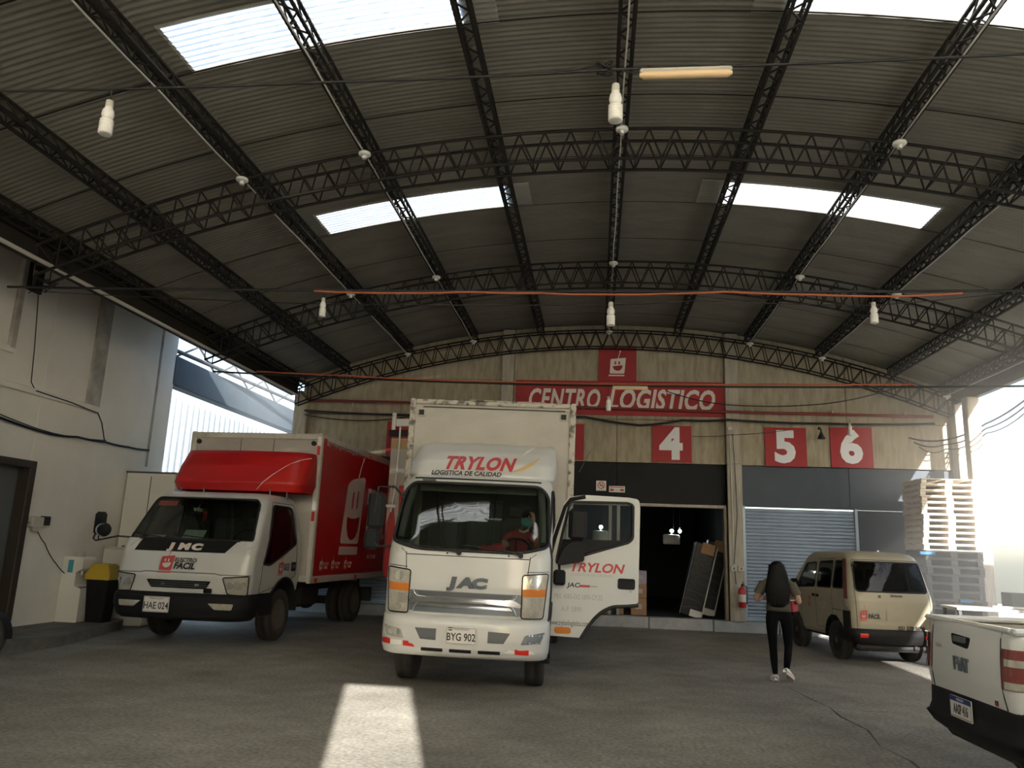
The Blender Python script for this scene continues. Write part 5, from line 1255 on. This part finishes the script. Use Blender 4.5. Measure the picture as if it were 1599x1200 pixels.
q = MB(); q.box((0, 0, 1.41), (1.02, .80, 2.82), b=.015); q.build('body', M_white, t); q = MB(); q.box((0, 0, 2.83), (1.05, .83, .03), b=.006); q.build('cap', M_grayp, t)
q = MB(); q.box((.0, -.405, 1.4), (.012, .01, 2.7)); q.build('door_gap', M_grayp, t)
# motorcycle, only its nose inside the frame
t = T('motorcycle', 'motorcycle cut by the left picture edge, only chrome lamp and mudguard showing', 'motorcycle', (-8.72, 9.52, 0))
def bike_wheel(x):
    q = MB(); q.tube([(x+.25*cos(a), 0, .30+.25*sin(a)) for a in [2*pi*i/28 for i in range(28)]], .05, 8, closed=True); w_ = q.build('wheel', M_tyre, t)
    q = MB(); q.cyl((x, -.05, .3), (x, .05, .3), .05, 12)
    for i in range(10): q.cyl((x, 0, .3), (x+.22*cos(i*pi/5), 0, .3+.22*sin(i*pi/5)), .004, 4)
    q.build('spokes', M_chrome, w_)
bike_wheel(.98); bike_wheel(-.28)
for y in (-.09, .09): q = MB(); q.cyl((.98, y, .30), (.72, y, .95), .02, 8); q.build('fork', M_chrome, t)
q = MB(); v = [(.98+.33*cos(a), y, .30+.33*sin(a)) for y in (-.07, .07) for a in [-.05+2.3*i/12 for i in range(13)]]; q.add(v, [(i, i+1, 14+i, 13+i) for i in range(12)], 0, True); q.build('mudguard', M_blackp, t)
q = MB(); q.lathe([(.0, -.11), (.06, -.09), (.085, -.02), (.09, 0), (.082, .012), (0, .03)], 18, M=FR((.98, 0, .76), (0, 1, 0), (0, 0, 1))); q.build('headlight', M_chrome, t)
q = MB(); q.tube([(.60, -.34, 1.02), (.68, -.2, 1.06), (.74, 0, .98), (.68, .2, 1.06), (.60, .34, 1.02)], .014, 6); q.build('handlebar', M_chrome, t)
q = MB(); q.ell((.40, 0, .82), (.28, .13, .13)); q.build('tank', M_redx, t); q = MB(); q.box((-.15, 0, .78), (.62, .24, .10), b=.045); q.build('seat', M_black, t)
q = MB(); q.box((.32, 0, .45), (.36, .24, .34), b=.06); q.cyl((.3, .12, .3), (-.5, .14, .36), .04, 8); q.build('engine', M_satin, t); q = MB(); q.tube([(.72, 0, .92), (.2, 0, .72), (-.45, 0, .70)], .025, 6); q.tube([(.70, 0, .85), (.5, 0, .3), (-.28, 0, .3)], .025, 6); q.build('frame', M_black, t)

# ================================================================ third truck, squeezed between the others
t = T('box_truck', 'narrow strip of a red and white box truck between the two trucks', 'truck', (-3.71, 16.0, 0))
q = MB(); q.box((0, 1.0, 2.52), (1.30, 2.0, 3.1), b=.02); bx = q.build('cargo_box', M_vinyl, t)
q = MB(); q.box((-.02, -.005, 3.36), (1.28, .02, 1.0), b=.004); q.build('white_panel', M_boxw, bx)
q = MB(); q.box((-.02, -.014, 3.74), (1.28, .02, .20), b=.004); q.build('tan_band', mat('tan band', (.50, .34, .16), .6), bx)
flat('painted_arrow', [[(-.66, 2.0), (-.60, 3.0), (-.56, 2.75), (-.50, 2.95), (-.42, 2.95), (-.40, 1.9), (-.44, 1.9), (-.52, 2.55), (-.58, 2.3)]], M_boxw, front(0, -.01, 0), bx, .006)
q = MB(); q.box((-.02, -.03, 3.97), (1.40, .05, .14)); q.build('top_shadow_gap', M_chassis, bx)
q = MB(); q.box((0, 1.0, 4.17), (1.3, 1.9, .22), b=.02); q.build('roof_pod', M_vinyl, bx)
q = MB(); q.box((.02, -.04, 4.20), (1.2, .07, .17), b=.02); q.build('white_visor', M_refw, bx)
q = MB(); q.cyl((-.62, -.05, 4.04), (-.62, -.05, 4.33), .045, 10); q.ell((-.62, -.05, 4.37), (.05, .05, .05)); q.build('beacon', M_refw, bx)
q = MB(); q.tube([(-.47, -.07, 4.1), (-.47, -.07, 3.6), (-.49, -.07, 2.75), (-.52, -.07, 2.5), (-.56, -.06, 2.3)], .022, 6); q.build('ladder_rail', M_refw, bx)
q = MB(); q.box((-.56, -.08, 2.42), (.22, .05, .07), b=.02); q.build('white_bracket', M_refw, bx)
q = MB(); q.box((-.03, 1.0, .82), (1.1, 1.9, .22)); q.build('chassis', M_chassis, t)
for s in (-1, 1): wheel('wheel', t, s*.5, .9, .40, .24, s)

# ================================================================ bay pillar fittings
t = T('fire_extinguisher', 'red fire extinguisher with white label hung on the pale pillar', 'extinguisher', (3.24, 18.0, .56))
q = MB(); q.lathe([(.0, 0), (.07, .0), (.082, .015), (.082, .36), (.065, .41), (.03, .435), (.03, .45)], 18); q.build('cylinder', M_redx, t)
q = MB(); q.lathe([(.083, .12), (.0835, .121), (.0835, .28), (.083, .281)], 18); q.build('label_band', M_plate, t)
q = MB(); q.cyl((0, 0, .44), (0, 0, .50), .022, 10); q.box((.02, -.03, .50), (.03, .12, .022)); q.box((.02, -.03, .54), (.02, .12, .016)); q.build('valve', M_blackp, t)
q = MB(); q.tube([(0, -.03, .47), (.08, -.06, .46), (.10, -.05, .30), (.095, -.03, .08)], .012, 6); q.build('hose', M_black, t)
q = MB(); q.box((0, .06, .30), (.10, .06, .03)); q.build('wall_bracket', M_redx, t)
t = T('switch_box', 'pale switch boxes on the pillar above the extinguisher', 'switch', (3.19, 18.1, 1.39))
for x in (-.10, .06): q = MB(); q.box((x, -.0, 0), (.13, .05, .12), b=.01); k = q.build('box', M_cond, t); q = MB(); q.box((x, -.03, .0), (.03, .015, .05), b=.004); q.build('rocker', M_grayp, k)
q = MB(); q.cyl((-.10, .01, .06), (-.12, .01, 3.05), .014, 6); q.build('conduit', M_cond, t); q = MB(); q.tube([(-.06, .0, 3.05), (-.02, -.01, 2.0), (-.0, -.01, 1.2), (-.09, -.01, .1)], .008, 5); q.build('wire', M_black, t)
q = MB(); q.box((-.12, -.0, 3.16), (.11, .08, .09), b=.01); q.build('junction_box', M_cond, t); q = MB(); q.cyl((-.08, .0, -.06), (-.06, .0, -.34), .008, 6); q.build('wire', M_black, t)
t = T('wall_lamp', 'small dark wall lamp between the figures five and six', 'lamp', (5.08, 18.2, 4.3))
q = MB(); q.tube([(0, 0, .3), (0, -.06, .33), (.02, -.14, .26), (.02, -.14, .18)], .018, 6); q.build('arm', M_black, t); q = MB(); q.lathe([(.03, .2), (.05, .14), (.09, .06), (.085, .055), (.03, .1)], 14, M=Matrix.Translation((.02, -.14, 0))); q.build('shade', M_black, t)

# ================================================================ inside the open bay
def slanted(name, label, x, y, rz, tilt, h, w, d):
    t = T(name, label, 'appliance', (x, y, .25), rz, 'wrapped appliances in the open bay'); t.rotation_euler = (0, R(tilt), R(rz))
    q = MB(); q.box((0, 0, h/2), (w, d, h), b=.03); q.build('wrapped_body', M_wrap, t)
    for a in (-1, 1): q = MB(); q.box((a*w*.5, -d*.5, h/2), (.03, .03, h*.98), b=.008); q.build('edge_guard', M_rail if a > 0 else M_grayp, t)
    q = MB(); q.box((w*.1, -d*.5-.01, h-.12), (w*.62, .03, .26), b=.01); q.build('torn_carton', M_card, t)
    q = MB(); q.box((w*.2, -d*.5-.012, .10), (w*.55, .03, .16), b=.01); q.build('foam_corner', M_refw, t)
    q = MB()
    for k in range(7): q.tube([(-w*.48+rnd.uniform(0, .02), -d*.51, h*(.1+.12*k)), (0, -d*.515, h*(.12+.12*k)+rnd.uniform(-.05, .05)), (w*.48, -d*.51, h*(.1+.12*k)+rnd.uniform(-.06, .06))], .004, 4)
    o = q.build('wrap_fold', M_grayp, t); o['kind'] = 'stuff'
slanted('wrapped_appliance', 'black wrapped appliance leaning right in the open bay, with white edge', 2.20, 19.05, 0, 14, 1.72, .50, .45)
slanted('wrapped_appliance', 'black wrapped appliance leaning against the right post of the open bay', 2.60, 19.75, 0, 13, 1.80, .48, .45)
for x, y, z, w, h, d, lb in ((1.02, 18.85, .25, .36, .38, .4, 'lowest brown carton of the pile inside the open bay'), (1.04, 18.85, .63, .32, .32, .36, 'middle brown carton of the pile inside the open bay'), (1.06, 18.85, .95, .28, .30, .32, 'topmost lilac carton of the pile inside the open bay'), (.42, 18.75, .25, .5, .17, .35, 'flat pale carton on the dock floor seen under the open door')):
    t = T('carton', lb, 'box', (x, y, z), group='cartons inside the open bay')
    q = MB(); q.box((0, 0, h/2), (w, d, h-.004), b=.008); q.build('body', M_card if 'lilac' not in lb else mat('lilac carton', (.34, .30, .38), .8), t)
    q = MB(); q.box((0, 0, h-.001), (.05, d, .003)); q.build('tape', M_cond, t); q = MB(); q.box((0, -d/2-.001, h*.5), (w*.4, .003, h*.3)); q.build('print', M_txtgrey, t)
for x, z, nm in ((.15, 2.10, 'seen through the truck door window'), (2.09, 2.06, 'right of the open truck door')):
    t = T('drum_lamp', 'white drum in the dark bay with a lit bulb, '+nm, 'lamp', (x, 22.0, z), group='lit drums in the store room')
    q = MB(); q.lathe([(0, -.14), (.22, -.14), (.23, -.12), (.23, .10), (.20, .12), (0, .13)], 20); q.build('drum', M_white, t)
    q = MB(); q.ell((.0, -.10, .22), (.05, .05, .05)); q.build('lit_bulb', M_lampE, t); q = MB(); q.cyl((0, -.02, .10), (0, -.08, .2), .015, 6); q.build('neck', M_cond, t)
    q = MB(); q.cyl((.06, .0, .12), (.06, 0, 1.55), .006, 5); q.build('cord', M_black, t)
t = T('bare_bulb', 'small bright bulb beside the right drum in the dark bay', 'lamp', (2.32, 22.0, 2.28))
q = MB(); q.ell((0, 0, 0), (.045, .045, .05)); q.build('lit_bulb', M_lampE, t); q = MB(); q.cyl((0, 0, .04), (0, 0, 1.35), .006, 5); q.build('cord', M_black, t); q = MB(); q.cyl((0, 0, .03), (0, 0, .1), .02, 8); q.build('socket', M_cond, t)
q = MB(); q.cyl((.75, 19.2, .3), (1.02, 19.3, 2.6), .012, 6); tag(q.build('leaning_rod', M_grayp), 'thin rod leaning inside the open bay behind the truck door', 'rod')

# ================================================================ right side : pallets, table, boxes
def pallet(x, y, z, rz, m, label, group, h=.128):
    t = T('pallet', label, 'pallet', (x, y, z), rz, group)
    return t
def fill_pallet(t, m, h):
    me_b = None
    for j in range(7):
        q = MB(); q.box((0, -.45+.15*j, h-.011), (1.10, .105, .020), b=.003); q.build('deck_board', m, t)
    for x in (-.49, 0, .49):
        q = MB(); q.box((x, 0, h*.5), (.105 if x else .14, .98, h-.05), b=.004); q.build('stringer', m, t)
    for j in (-.42, 0, .42): q = MB(); q.box((0, j, .012), (1.10, .12, .022), b=.003); q.build('base_board', m, t)
ORD = ['topmost', 'second', 'third', 'fourth', 'fifth', 'sixth', 'seventh', 'eighth', 'ninth', 'tenth', 'eleventh', 'twelfth', 'thirteenth']
M_dpal = mat('dark plastic pallet', (.055, .06, .06), .5, var=.5, scale=5, var2=(.10, .10, .09))
base = None; hw = .120
for k in range(12):
    lb = '%s sunlit wooden pallet%s in the tall stack by the right column' % (ORD[k], '' if k == 0 else ' from the top')
    t = T('pallet', lb, 'pallet', (7.12+rnd.uniform(-.02, .02), 17.05, 1.92+hw*(11-k)), rnd.uniform(-.012, .012), 'wooden pallets in the stack')
    if base is None: fill_pallet(t, M_wood, hw); base = t
    else:
        for ch in base.children: c = ch.copy(); COL.objects.link(c); c.parent = t
base = None; hd = .16
for k in range(12):
    lb = '%s dark plastic pallet%s under the wooden stack' % (ORD[k], '' if k == 0 else ' from the top')
    t = T('pallet', lb, 'pallet', (7.12+rnd.uniform(-.02, .02), 17.05, hd*(11-k)), rnd.uniform(-.012, .012), 'dark pallets in the stack')
    if base is None: fill_pallet(t, M_dpal, hd); base = t
    else:
        for ch in base.children: c = ch.copy(); COL.objects.link(c); c.parent = t
for x, z, w, lb in ((6.60, 1.86, .30, 'small blue plastic wedge at the left of the dark pallets'), (7.25, .96, .24, 'small blue plastic wedge low in the dark pallets')):
    q = MB(); q.box((0, 0, 0), (w, .06, .07), b=.015); o = q.build('blue_wedge', M_blue); o.location = (x, 16.52, z); tag(o, lb, 'wedge')
t = T('work_table', 'pale topped work table in front of the pallets, behind the pickup', 'table', (6.35, 13.3, 0), R(-6))
q = MB(); q.box((0, 0, .99), (1.5, .8, .04), b=.008); q.build('table_top', M_rail, t)
for x in (-.7, .7):
    for y in (-.35, .35): q = MB(); q.box((x, y, .485), (.05, .05, .97), b=.006); q.build('leg', M_steel2, t)
q = MB(); q.box((0, 0, .25), (1.4, .7, .03)); q.build('shelf', M_wood, t)
for x, y, z, w, h, d, lb in ((6.0, 13.2, .27, .55, .50, .5, 'left brown carton on the shelf of the pale table'), (6.68, 13.15, .27, .5, .45, .5, 'right brown carton on the shelf of the pale table'), (6.78, 13.45, 1.01, .5, .24, .4, 'grey carton lying on the pale table top')):
    t = T('carton', lb, 'box', (x, y, z), R(-6), 'cartons at the table'); m = M_card if 'brown' in lb else M_grayp
    q = MB(); q.box((0, 0, h/2), (w, d, h), b=.008); q.build('body', m, t); q = MB(); q.box((0, 0, h+.001), (.05, d, .003)); q.build('tape', M_cond, t)
t = T('crate', 'grey green crate out in the sun beside the table', 'crate', (7.75, 13.2, 0))
q = MB(); q.box((0, 0, .55), (.9, .7, 1.1), b=.02); q.build('body', mat('olive crate', (.16, .18, .12), .7), t)
for z in (.3, .6, .9): q = MB(); q.box((0, -.36, z), (.86, .03, .10), b=.006); q.build('slat', mat('olive crate', (.16, .18, .12)), t)
q = MB(); q.tube([(6.15, 13.12, 1.033), (7.0, 12.78, 1.033)], .022, 6); tag(q.build('white_pole', M_refw), 'white pole lying slanted across the table top', 'pole')
t = T('support_post', 'pale steel post beside the pallet stack on the open right side', 'post', (7.98, 17.2, 0))
q = MB(); q.box((0, 0, 2.6), (.26, .26, 5.18), b=.02); q.build('shaft', M_pil, t); q = MB(); q.box((0, 0, .02), (.42, .42, .04), b=.008); q.build('base_plate', M_steel2, t)
for i, (dz, lb) in enumerate(((0, 'upper'), (-.10, 'middle'), (-.2, 'lowest'))):
    cable('eaves_cable', lb+' tangled cable along the open right eaves', [(7.0+.1*i, 18.05, 4.42+dz), (7.7, 17.9, 4.36+dz), (8.25, 17.2, 4.62+dz), (8.3, 15.4, 4.92+dz), (8.3, 13, 4.98+dz), (8.3, 9, 5.0+dz)], .018-.003*i, M_black, sag=.05+.03*i)

# ================================================================ people
def skin(name, verts, edges, parent, lvl=2):
    """one continuous body grown over a skeleton: verts = (x, y, z, rx, ry)"""
    me = bpy.data.meshes.new(name); me.from_pydata([v[:3] for v in verts], edges, []); o = bpy.data.objects.new(name, me); COL.objects.link(o)
    o.modifiers.new('s', 'SKIN'); sv_ = me.skin_vertices[0].data
    for i, v in enumerate(verts): sv_[i].radius = (v[3], v[4]); sv_[i].use_root = (i == 0)
    o.modifiers[-1].use_smooth_shade = True
    m = o.modifiers.new('b', 'SUBSURF'); m.levels = m.render_levels = lvl
    dg = bpy.context.evaluated_depsgraph_get(); dg.update()
    ev = bpy.data.meshes.new_from_object(o.evaluated_get(dg)); bpy.data.objects.remove(o); bpy.data.meshes.remove(me); ev.name = name
    n = link(name, ev, parent)
    for p in ev.polygons: p.use_smooth = True
    return n
def hand(name, parent, M, curl=.6, thumb=1):
    """palm with five unequal bent fingers; local x = across the palm, y = along the fingers, z = back of the hand"""
    q = MB(); q.ell((0, .045, 0), (.038, .052, .016), n=10, k=7)
    for i, (x, L) in enumerate(((-.028, .066), (-.010, .076), (.010, .071), (.027, .056))):
        p = Vector((x, .082, 0)); P = [p]; a = 0
        for k, fr in enumerate((.45, .32, .23)):
            a -= curl*(.6+.3*k); p = p+L*fr*Vector((0, cos(a), sin(a))); P.append(p)
        q.tube(P, [.0088, .0084, .0075, .0055], 7)
    q.tube([(thumb*.030, .025, -.004), (thumb*.052, .045, -.012), (thumb*.052, .068, -.024), (thumb*.044, .085, -.030)], [.012, .011, .009, .006], 7)
    return q.build(name, M_skin, parent, M=M)
P1 = T('person', 'woman with long black hair, olive shirt and black leggings walking away', 'person', (2.56, 11.5, 0), R(-6)); P1.scale = (1.12, 1.06, 1.0)
V = [(0, 0, .92, .125, .095), (0, .0, 1.02, .112, .085), (0, .005, 1.14, .112, .085), (0, .01, 1.25, .130, .088), (0, .0, 1.33, .085, .065), (0, .012, 1.385, .045, .045), (0, .02, 1.45, .068, .082), (0, .022, 1.525, .072, .086), (0, .018, 1.575, .042, .05),
     (-.085, 0, .86, .085, .090), (-.085, .01, .66, .068, .07), (-.078, .02, .46, .050, .052), (-.075, .0, .30, .047, .05), (-.065, -.01, .10, .031, .034), (-.062, .05, .045, .030, .03), (-.055, .12, .03, .026, .02),
     (.088, 0, .86, .085, .090), (.10, .05, .66, .068, .07), (.108, .06, .46, .050, .052), (.085, -.02, .31, .047, .05), (.055, -.10, .15, .031, .034), (.075, -.06, .08, .030, .03), (.105, -.02, .035, .026, .02),
     (-.15, .0, 1.315, .055, .055), (-.195, -.01, 1.24, .050, .05), (-.265, .02, 1.09, .038, .038), (-.22, .16, 1.06, .031, .031), (-.16, .25, 1.10, .022, .020),
     (.15, .0, 1.315, .055, .055), (.195, -.02, 1.23, .050, .05), (.245, -.01, 1.06, .038, .038), (.235, .12, 1.05, .031, .031), (.19, .23, 1.13, .022, .020)]
E_ = [(0, 1), (1, 2), (2, 3), (3, 4), (4, 5), (5, 6), (6, 7), (7, 8), (0, 9), (9, 10), (10, 11), (11, 12), (12, 13), (13, 14), (14, 15), (0, 16), (16, 17), (17, 18), (18, 19), (19, 20), (20, 21), (21, 22),
      (4, 23), (23, 24), (24, 25), (25, 26), (26, 27), (4, 28), (28, 29), (29, 30), (30, 31), (31, 32)]
bd = skin('body', V, E_, P1)
for m in (M_skin, M_olive, M_legg): bd.data.materials.append(m)
for p in bd.data.polygons:
    c = p.center; ax = abs(c.x)
    if .10 < c.z < .955: p.material_index = 2
    elif .955 <= c.z < 1.375 and not (ax > .20 and c.z < 1.16) and not c.y > .13: p.material_index = 1
    else: p.material_index = 0
# loose hem and sleeves of the shirt
q = MB(); n = 20; v = []; zs = [(1.30, .148, .098), (1.20, .152, .102), (1.08, .138, .104), (.98, .146, .112), (.93, .152, .116), (.93, .146, .110)]
for z, a, b in zs: v += [(a*cos(2*pi*i/n), .004+b*sin(2*pi*i/n), z) for i in range(n)]
q.add(v, [(j*n+i, j*n+(i+1) % n, (j+1)*n+(i+1) % n, (j+1)*n+i) for j in range(len(zs)-1) for i in range(n)], 0, True); q.build('shirt', M_olive, P1)
for s, p0, p1 in ((-1, (-.155, 0, 1.31), (-.235, .0, 1.16)), (1, (.155, 0, 1.31), (.222, -.02, 1.15))):
    q = MB(); q.tube([p0, tuple((a+b)/2 for a, b in zip(p0, p1)), p1], [.066, .062, .062], 12, caps=False); q.build('sleeve', M_olive, P1)
# hair : cap and long fall down the back
q = MB(); q.ell((0, .005, 1.515), (.094, .108, .098), n=18, k=10)
zs = [(1.56, .090, -.03, .07), (1.48, .104, -.045, .072), (1.38, .118, -.065, .066), (1.28, .135, -.085, .056), (1.18, .140, -.098, .048), (1.08, .128, -.100, .040), (1.01, .095, -.098, .030), (.985, .05, -.095, .018)]
v = []; n = 22
for z, a, y0, b in zs: v += [(-.012+a*cos(2*pi*i/n)*(1+.03*sin(5*i+z*30)), y0+b*sin(2*pi*i/n), z) for i in range(n)]
q.add(v, [(j*n+i, j*n+(i+1) % n, (j+1)*n+(i+1) % n, (j+1)*n+i) for j in range(len(zs)-1) for i in range(n)]+[tuple(range((len(zs)-1)*n, len(zs)*n))], 0, True)
for i in range(24):
    a = pi+pi*i/23; x = cos(a)
    q.tube([(.07*x, .0-.085*abs(sin(a)), 1.56), (.105*x, -.03-.075*abs(sin(a)), 1.42), (-.012+.135*x, -.085-.048*abs(sin(a)), 1.22), (-.012+.125*x*rnd.uniform(.8, 1.05), -.10-.035*abs(sin(a)), rnd.uniform(1.0, 1.08))], [.016, .018, .016, .006], 5)
q.build('hair', M_hair, P1)
# face : seen only from the far side
q = MB(); q.ell((0, .108, 1.49), (.012, .018, .018), n=8, k=6); q.build('nose', M_skin, P1)
for s in (-1, 1): q = MB(); q.ell((s*.03, .095, 1.52), (.013, .008, .008), n=8, k=6); q.build('eye', M_txtblk, P1); q = MB(); q.ell((s*.074, .02, 1.505), (.01, .02, .03), n=8, k=6); q.build('ear', M_skin, P1)
q = MB(); q.ell((0, .098, 1.455), (.022, .008, .006), n=8, k=6); q.build('mouth', M_redc, P1)
hand('hand', P1, FR((-.16, .24, 1.095), (.5, -.3, .4), (.75, .55, .2)), .5, 1); hand('hand', P1, FR((.192, .222, 1.125), (.3, .2, -.8), (-.35, .5, .45)), .7, -1)
# shoes
def shoe(x, y, z, rz, pitch):
    q = MB(); n = 16; v = []; sec = [(-.075, .026, .0, .055), (-.055, .034, .0, .075), (.0, .037, .0, .078), (.06, .041, .0, .058), (.12, .040, .0, .042), (.16, .026, .005, .028), (.172, .008, .01, .02)]
    for yy_, w_, z0, z1 in sec: v += [(w_*cos(2*pi*i/n), yy_, (z0+z1)/2+(z1-z0)/2*max(-.9, sin(2*pi*i/n))) for i in range(n)]
    q.add(v, [(j*n+i, j*n+(i+1) % n, (j+1)*n+(i+1) % n, (j+1)*n+i) for j in range(len(sec)-1) for i in range(n)]+[tuple(range(n)), tuple(reversed(range((len(sec)-1)*n, len(sec)*n)))], 0, True)
    M = Matrix.Translation((x, y, z)) @ Matrix.Rotation(R(rz), 4, 'Z') @ Matrix.Rotation(R(pitch), 4, 'X')
    o = q.build('shoe', M_shoe, P1, M=M)
    q = MB(); v = [(w_*1.05*k, yy_, .0) for yy_, w_, z0, z1 in sec for k in (-1, 1)]+[(w_*1.05*k, yy_, -.014) for yy_, w_, z0, z1 in sec for k in (-1, 1)]
    L_ = len(sec); q.add(v, [(2*j, 2*j+1, 2*j+3, 2*j+2) for j in range(L_-1)]+[(2*L_+2*j, 2*L_+2*j+2, 2*L_+2*j+3, 2*L_+2*j+1) for j in range(L_-1)]+[(2*j+k, 2*j+2+k, 2*L_+2*j+2+k, 2*L_+2*j+k) for j in range(L_-1) for k in (0, 1)]); q.build('sole', M_refw, o)
shoe(-.064, .005, .014, 4, 0); shoe(.062, -.10, .105, -32, -28)
t = T('phone', 'dark phone held up by the walking woman', 'phone', (2.56+.20, 11.5+.27, 1.26), R(-6))
q = MB(); q.box((0, 0, 0), (.075, .012, .15), b=.005); q.build('body', M_blackp, t, M=Matrix.Rotation(R(20), 4, 'X')); q = MB(); q.box((.02, -.008, .05), (.02, .004, .02), b=.001); q.build('camera_bump', M_grayp, t, M=Matrix.Rotation(R(20), 4, 'X'))
t = T('folder', 'red folder tucked under the right arm of the woman', 'folder', (2.79, 11.58, 1.0), R(-30))
q = MB(); q.box((0, 0, 0), (.05, .22, .16), b=.01); q.build('cover', M_redc, t); q = MB(); q.box((.0, .0, .01), (.036, .215, .15)); q.build('sheets', M_signw, t)
# driver, seated in the truck with the open door, teal mask, dark red shirt
P2 = T('person', 'driver in dark red shirt and teal face mask seated behind the windscreen', 'person', (-1.02, 10.20, 0), R(2))
V = [(0, .10, 1.46, .13, .11), (.01, .12, 1.58, .12, .10), (.03, .12, 1.72, .13, .10), (.06, .09, 1.84, .10, .08), (.09, .06, 1.90, .05, .05), (.12, .02, 1.96, .07, .085), (.135, .01, 2.05, .078, .09), (.14, .02, 2.10, .05, .06),
     (-.09, .0, 1.44, .085, .085), (-.12, -.30, 1.44, .065, .065), (-.12, -.40, 1.10, .05, .05), (-.12, -.46, .98, .04, .04), (.10, .0, 1.44, .085, .085), (.13, -.30, 1.44, .065, .065), (.13, -.40, 1.10, .05, .05), (.13, -.46, .98, .04, .04),
     (-.12, .09, 1.82, .055, .055), (-.19, .0, 1.66, .046, .046), (-.20, -.18, 1.60, .036, .036), (-.12, -.34, 1.66, .025, .022), (.20, .06, 1.80, .055, .055), (.27, -.06, 1.66, .046, .046), (.29, -.16, 1.84, .036, .036), (.22, -.20, 2.00, .025, .022)]
E2 = [(0, 1), (1, 2), (2, 3), (3, 4), (4, 5), (5, 6), (6, 7), (0, 8), (8, 9), (9, 10), (10, 11), (0, 12), (12, 13), (13, 14), (14, 15), (3, 16), (16, 17), (17, 18), (18, 19), (3, 20), (20, 21), (21, 22), (22, 23)]
b2 = skin('body', V, E2, P2)
for m in (M_skin, M_redc, M_chassis): b2.data.materials.append(m)
for p in b2.data.polygons:
    c = p.center
    if c.z < 1.53 and not (c.z > 1.5 and abs(c.x) > .16): p.material_index = 2
    elif c.z < 1.90 and not (c.y < -.06): p.material_index = 1
q = MB(); q.ell((.138, .035, 2.075), (.088, .098, .085), n=16, k=9); q.build('hair', M_hair, P2)
q = MB(); q.ell((.125, -.075, 1.99), (.072, .035, .062), n=16, k=9); q.build('face_mask', M_teal, P2)['label'] = 'teal face mask'
for s in (-1, 1): q = MB(); q.ell((.135+s*.028, -.088, 2.055), (.012, .007, .008), n=8, k=6); q.build('eye', M_txtblk, P2); q = MB(); q.ell((.135+s*.08, .01, 2.03), (.01, .02, .03), n=8, k=6); q.build('ear', M_skin, P2)
q = MB(); q.tube([(.03, .02, 1.88), (.09, -.03, 1.86), (.15, .0, 1.89)], .016, 6); q.build('collar', M_refw, P2)['label'] = 'white collar edge'
hand('hand', P2, FR((-.12, -.33, 1.66), (1, 0, 0), (.3, -.8, .3)), .8, 1); hand('hand', P2, FR((.22, -.20, 1.99), (.6, .6, 0), (-.4, -.2, .9)), .5, -1)
t = T('red_cloth', 'red cloth bundled on the dashboard behind the windscreen', 'cloth', (-1.27, 9.62, 1.57), .2)
q = MB(); q.ell((0, 0, .05), (.15, .09, .055), n=14, k=8); q.ell((.08, .02, .085), (.09, .07, .05), n=12, k=7); q.ell((-.09, .0, .06), (.07, .07, .05), n=12, k=7); q.build('folds', M_redx, t)
# ================================================================ added haze volumes standing in for glare at both openings
def haze(name, label, c, d, dens, col):
    hz = MB(); hz.box(c, d)
    m = bpy.data.materials.new(name); m.use_nodes = True; t = m.node_tree; t.nodes.clear()
    vs = t.nodes.new('ShaderNodeVolumeScatter'); vs.inputs['Density'].default_value = dens; vs.inputs['Anisotropy'].default_value = 0.
    vs.inputs['Color'].default_value = (*col, 1)
    ou = t.nodes.new('ShaderNodeOutputMaterial'); t.links.new(vs.outputs[0], ou.inputs['Volume'])
    tag(hz.build(name, m), label, 'haze', kind='stuff')
haze('glare_haze', 'added bright haze veiling the open right side and the yard like glare', (12.7, 12.1, 2.65), (14.6, 11.9, 5.2), .060, (1, .98, .94))
haze('pale_glare_haze', 'added pale bluish haze veiling the opening beyond the white wall like glare', (-10.2, 18.2, 3.9), (5.0, 5.4, 4.6), .05, (.85, .94, 1))
SC.cycles.volume_bounces = 1
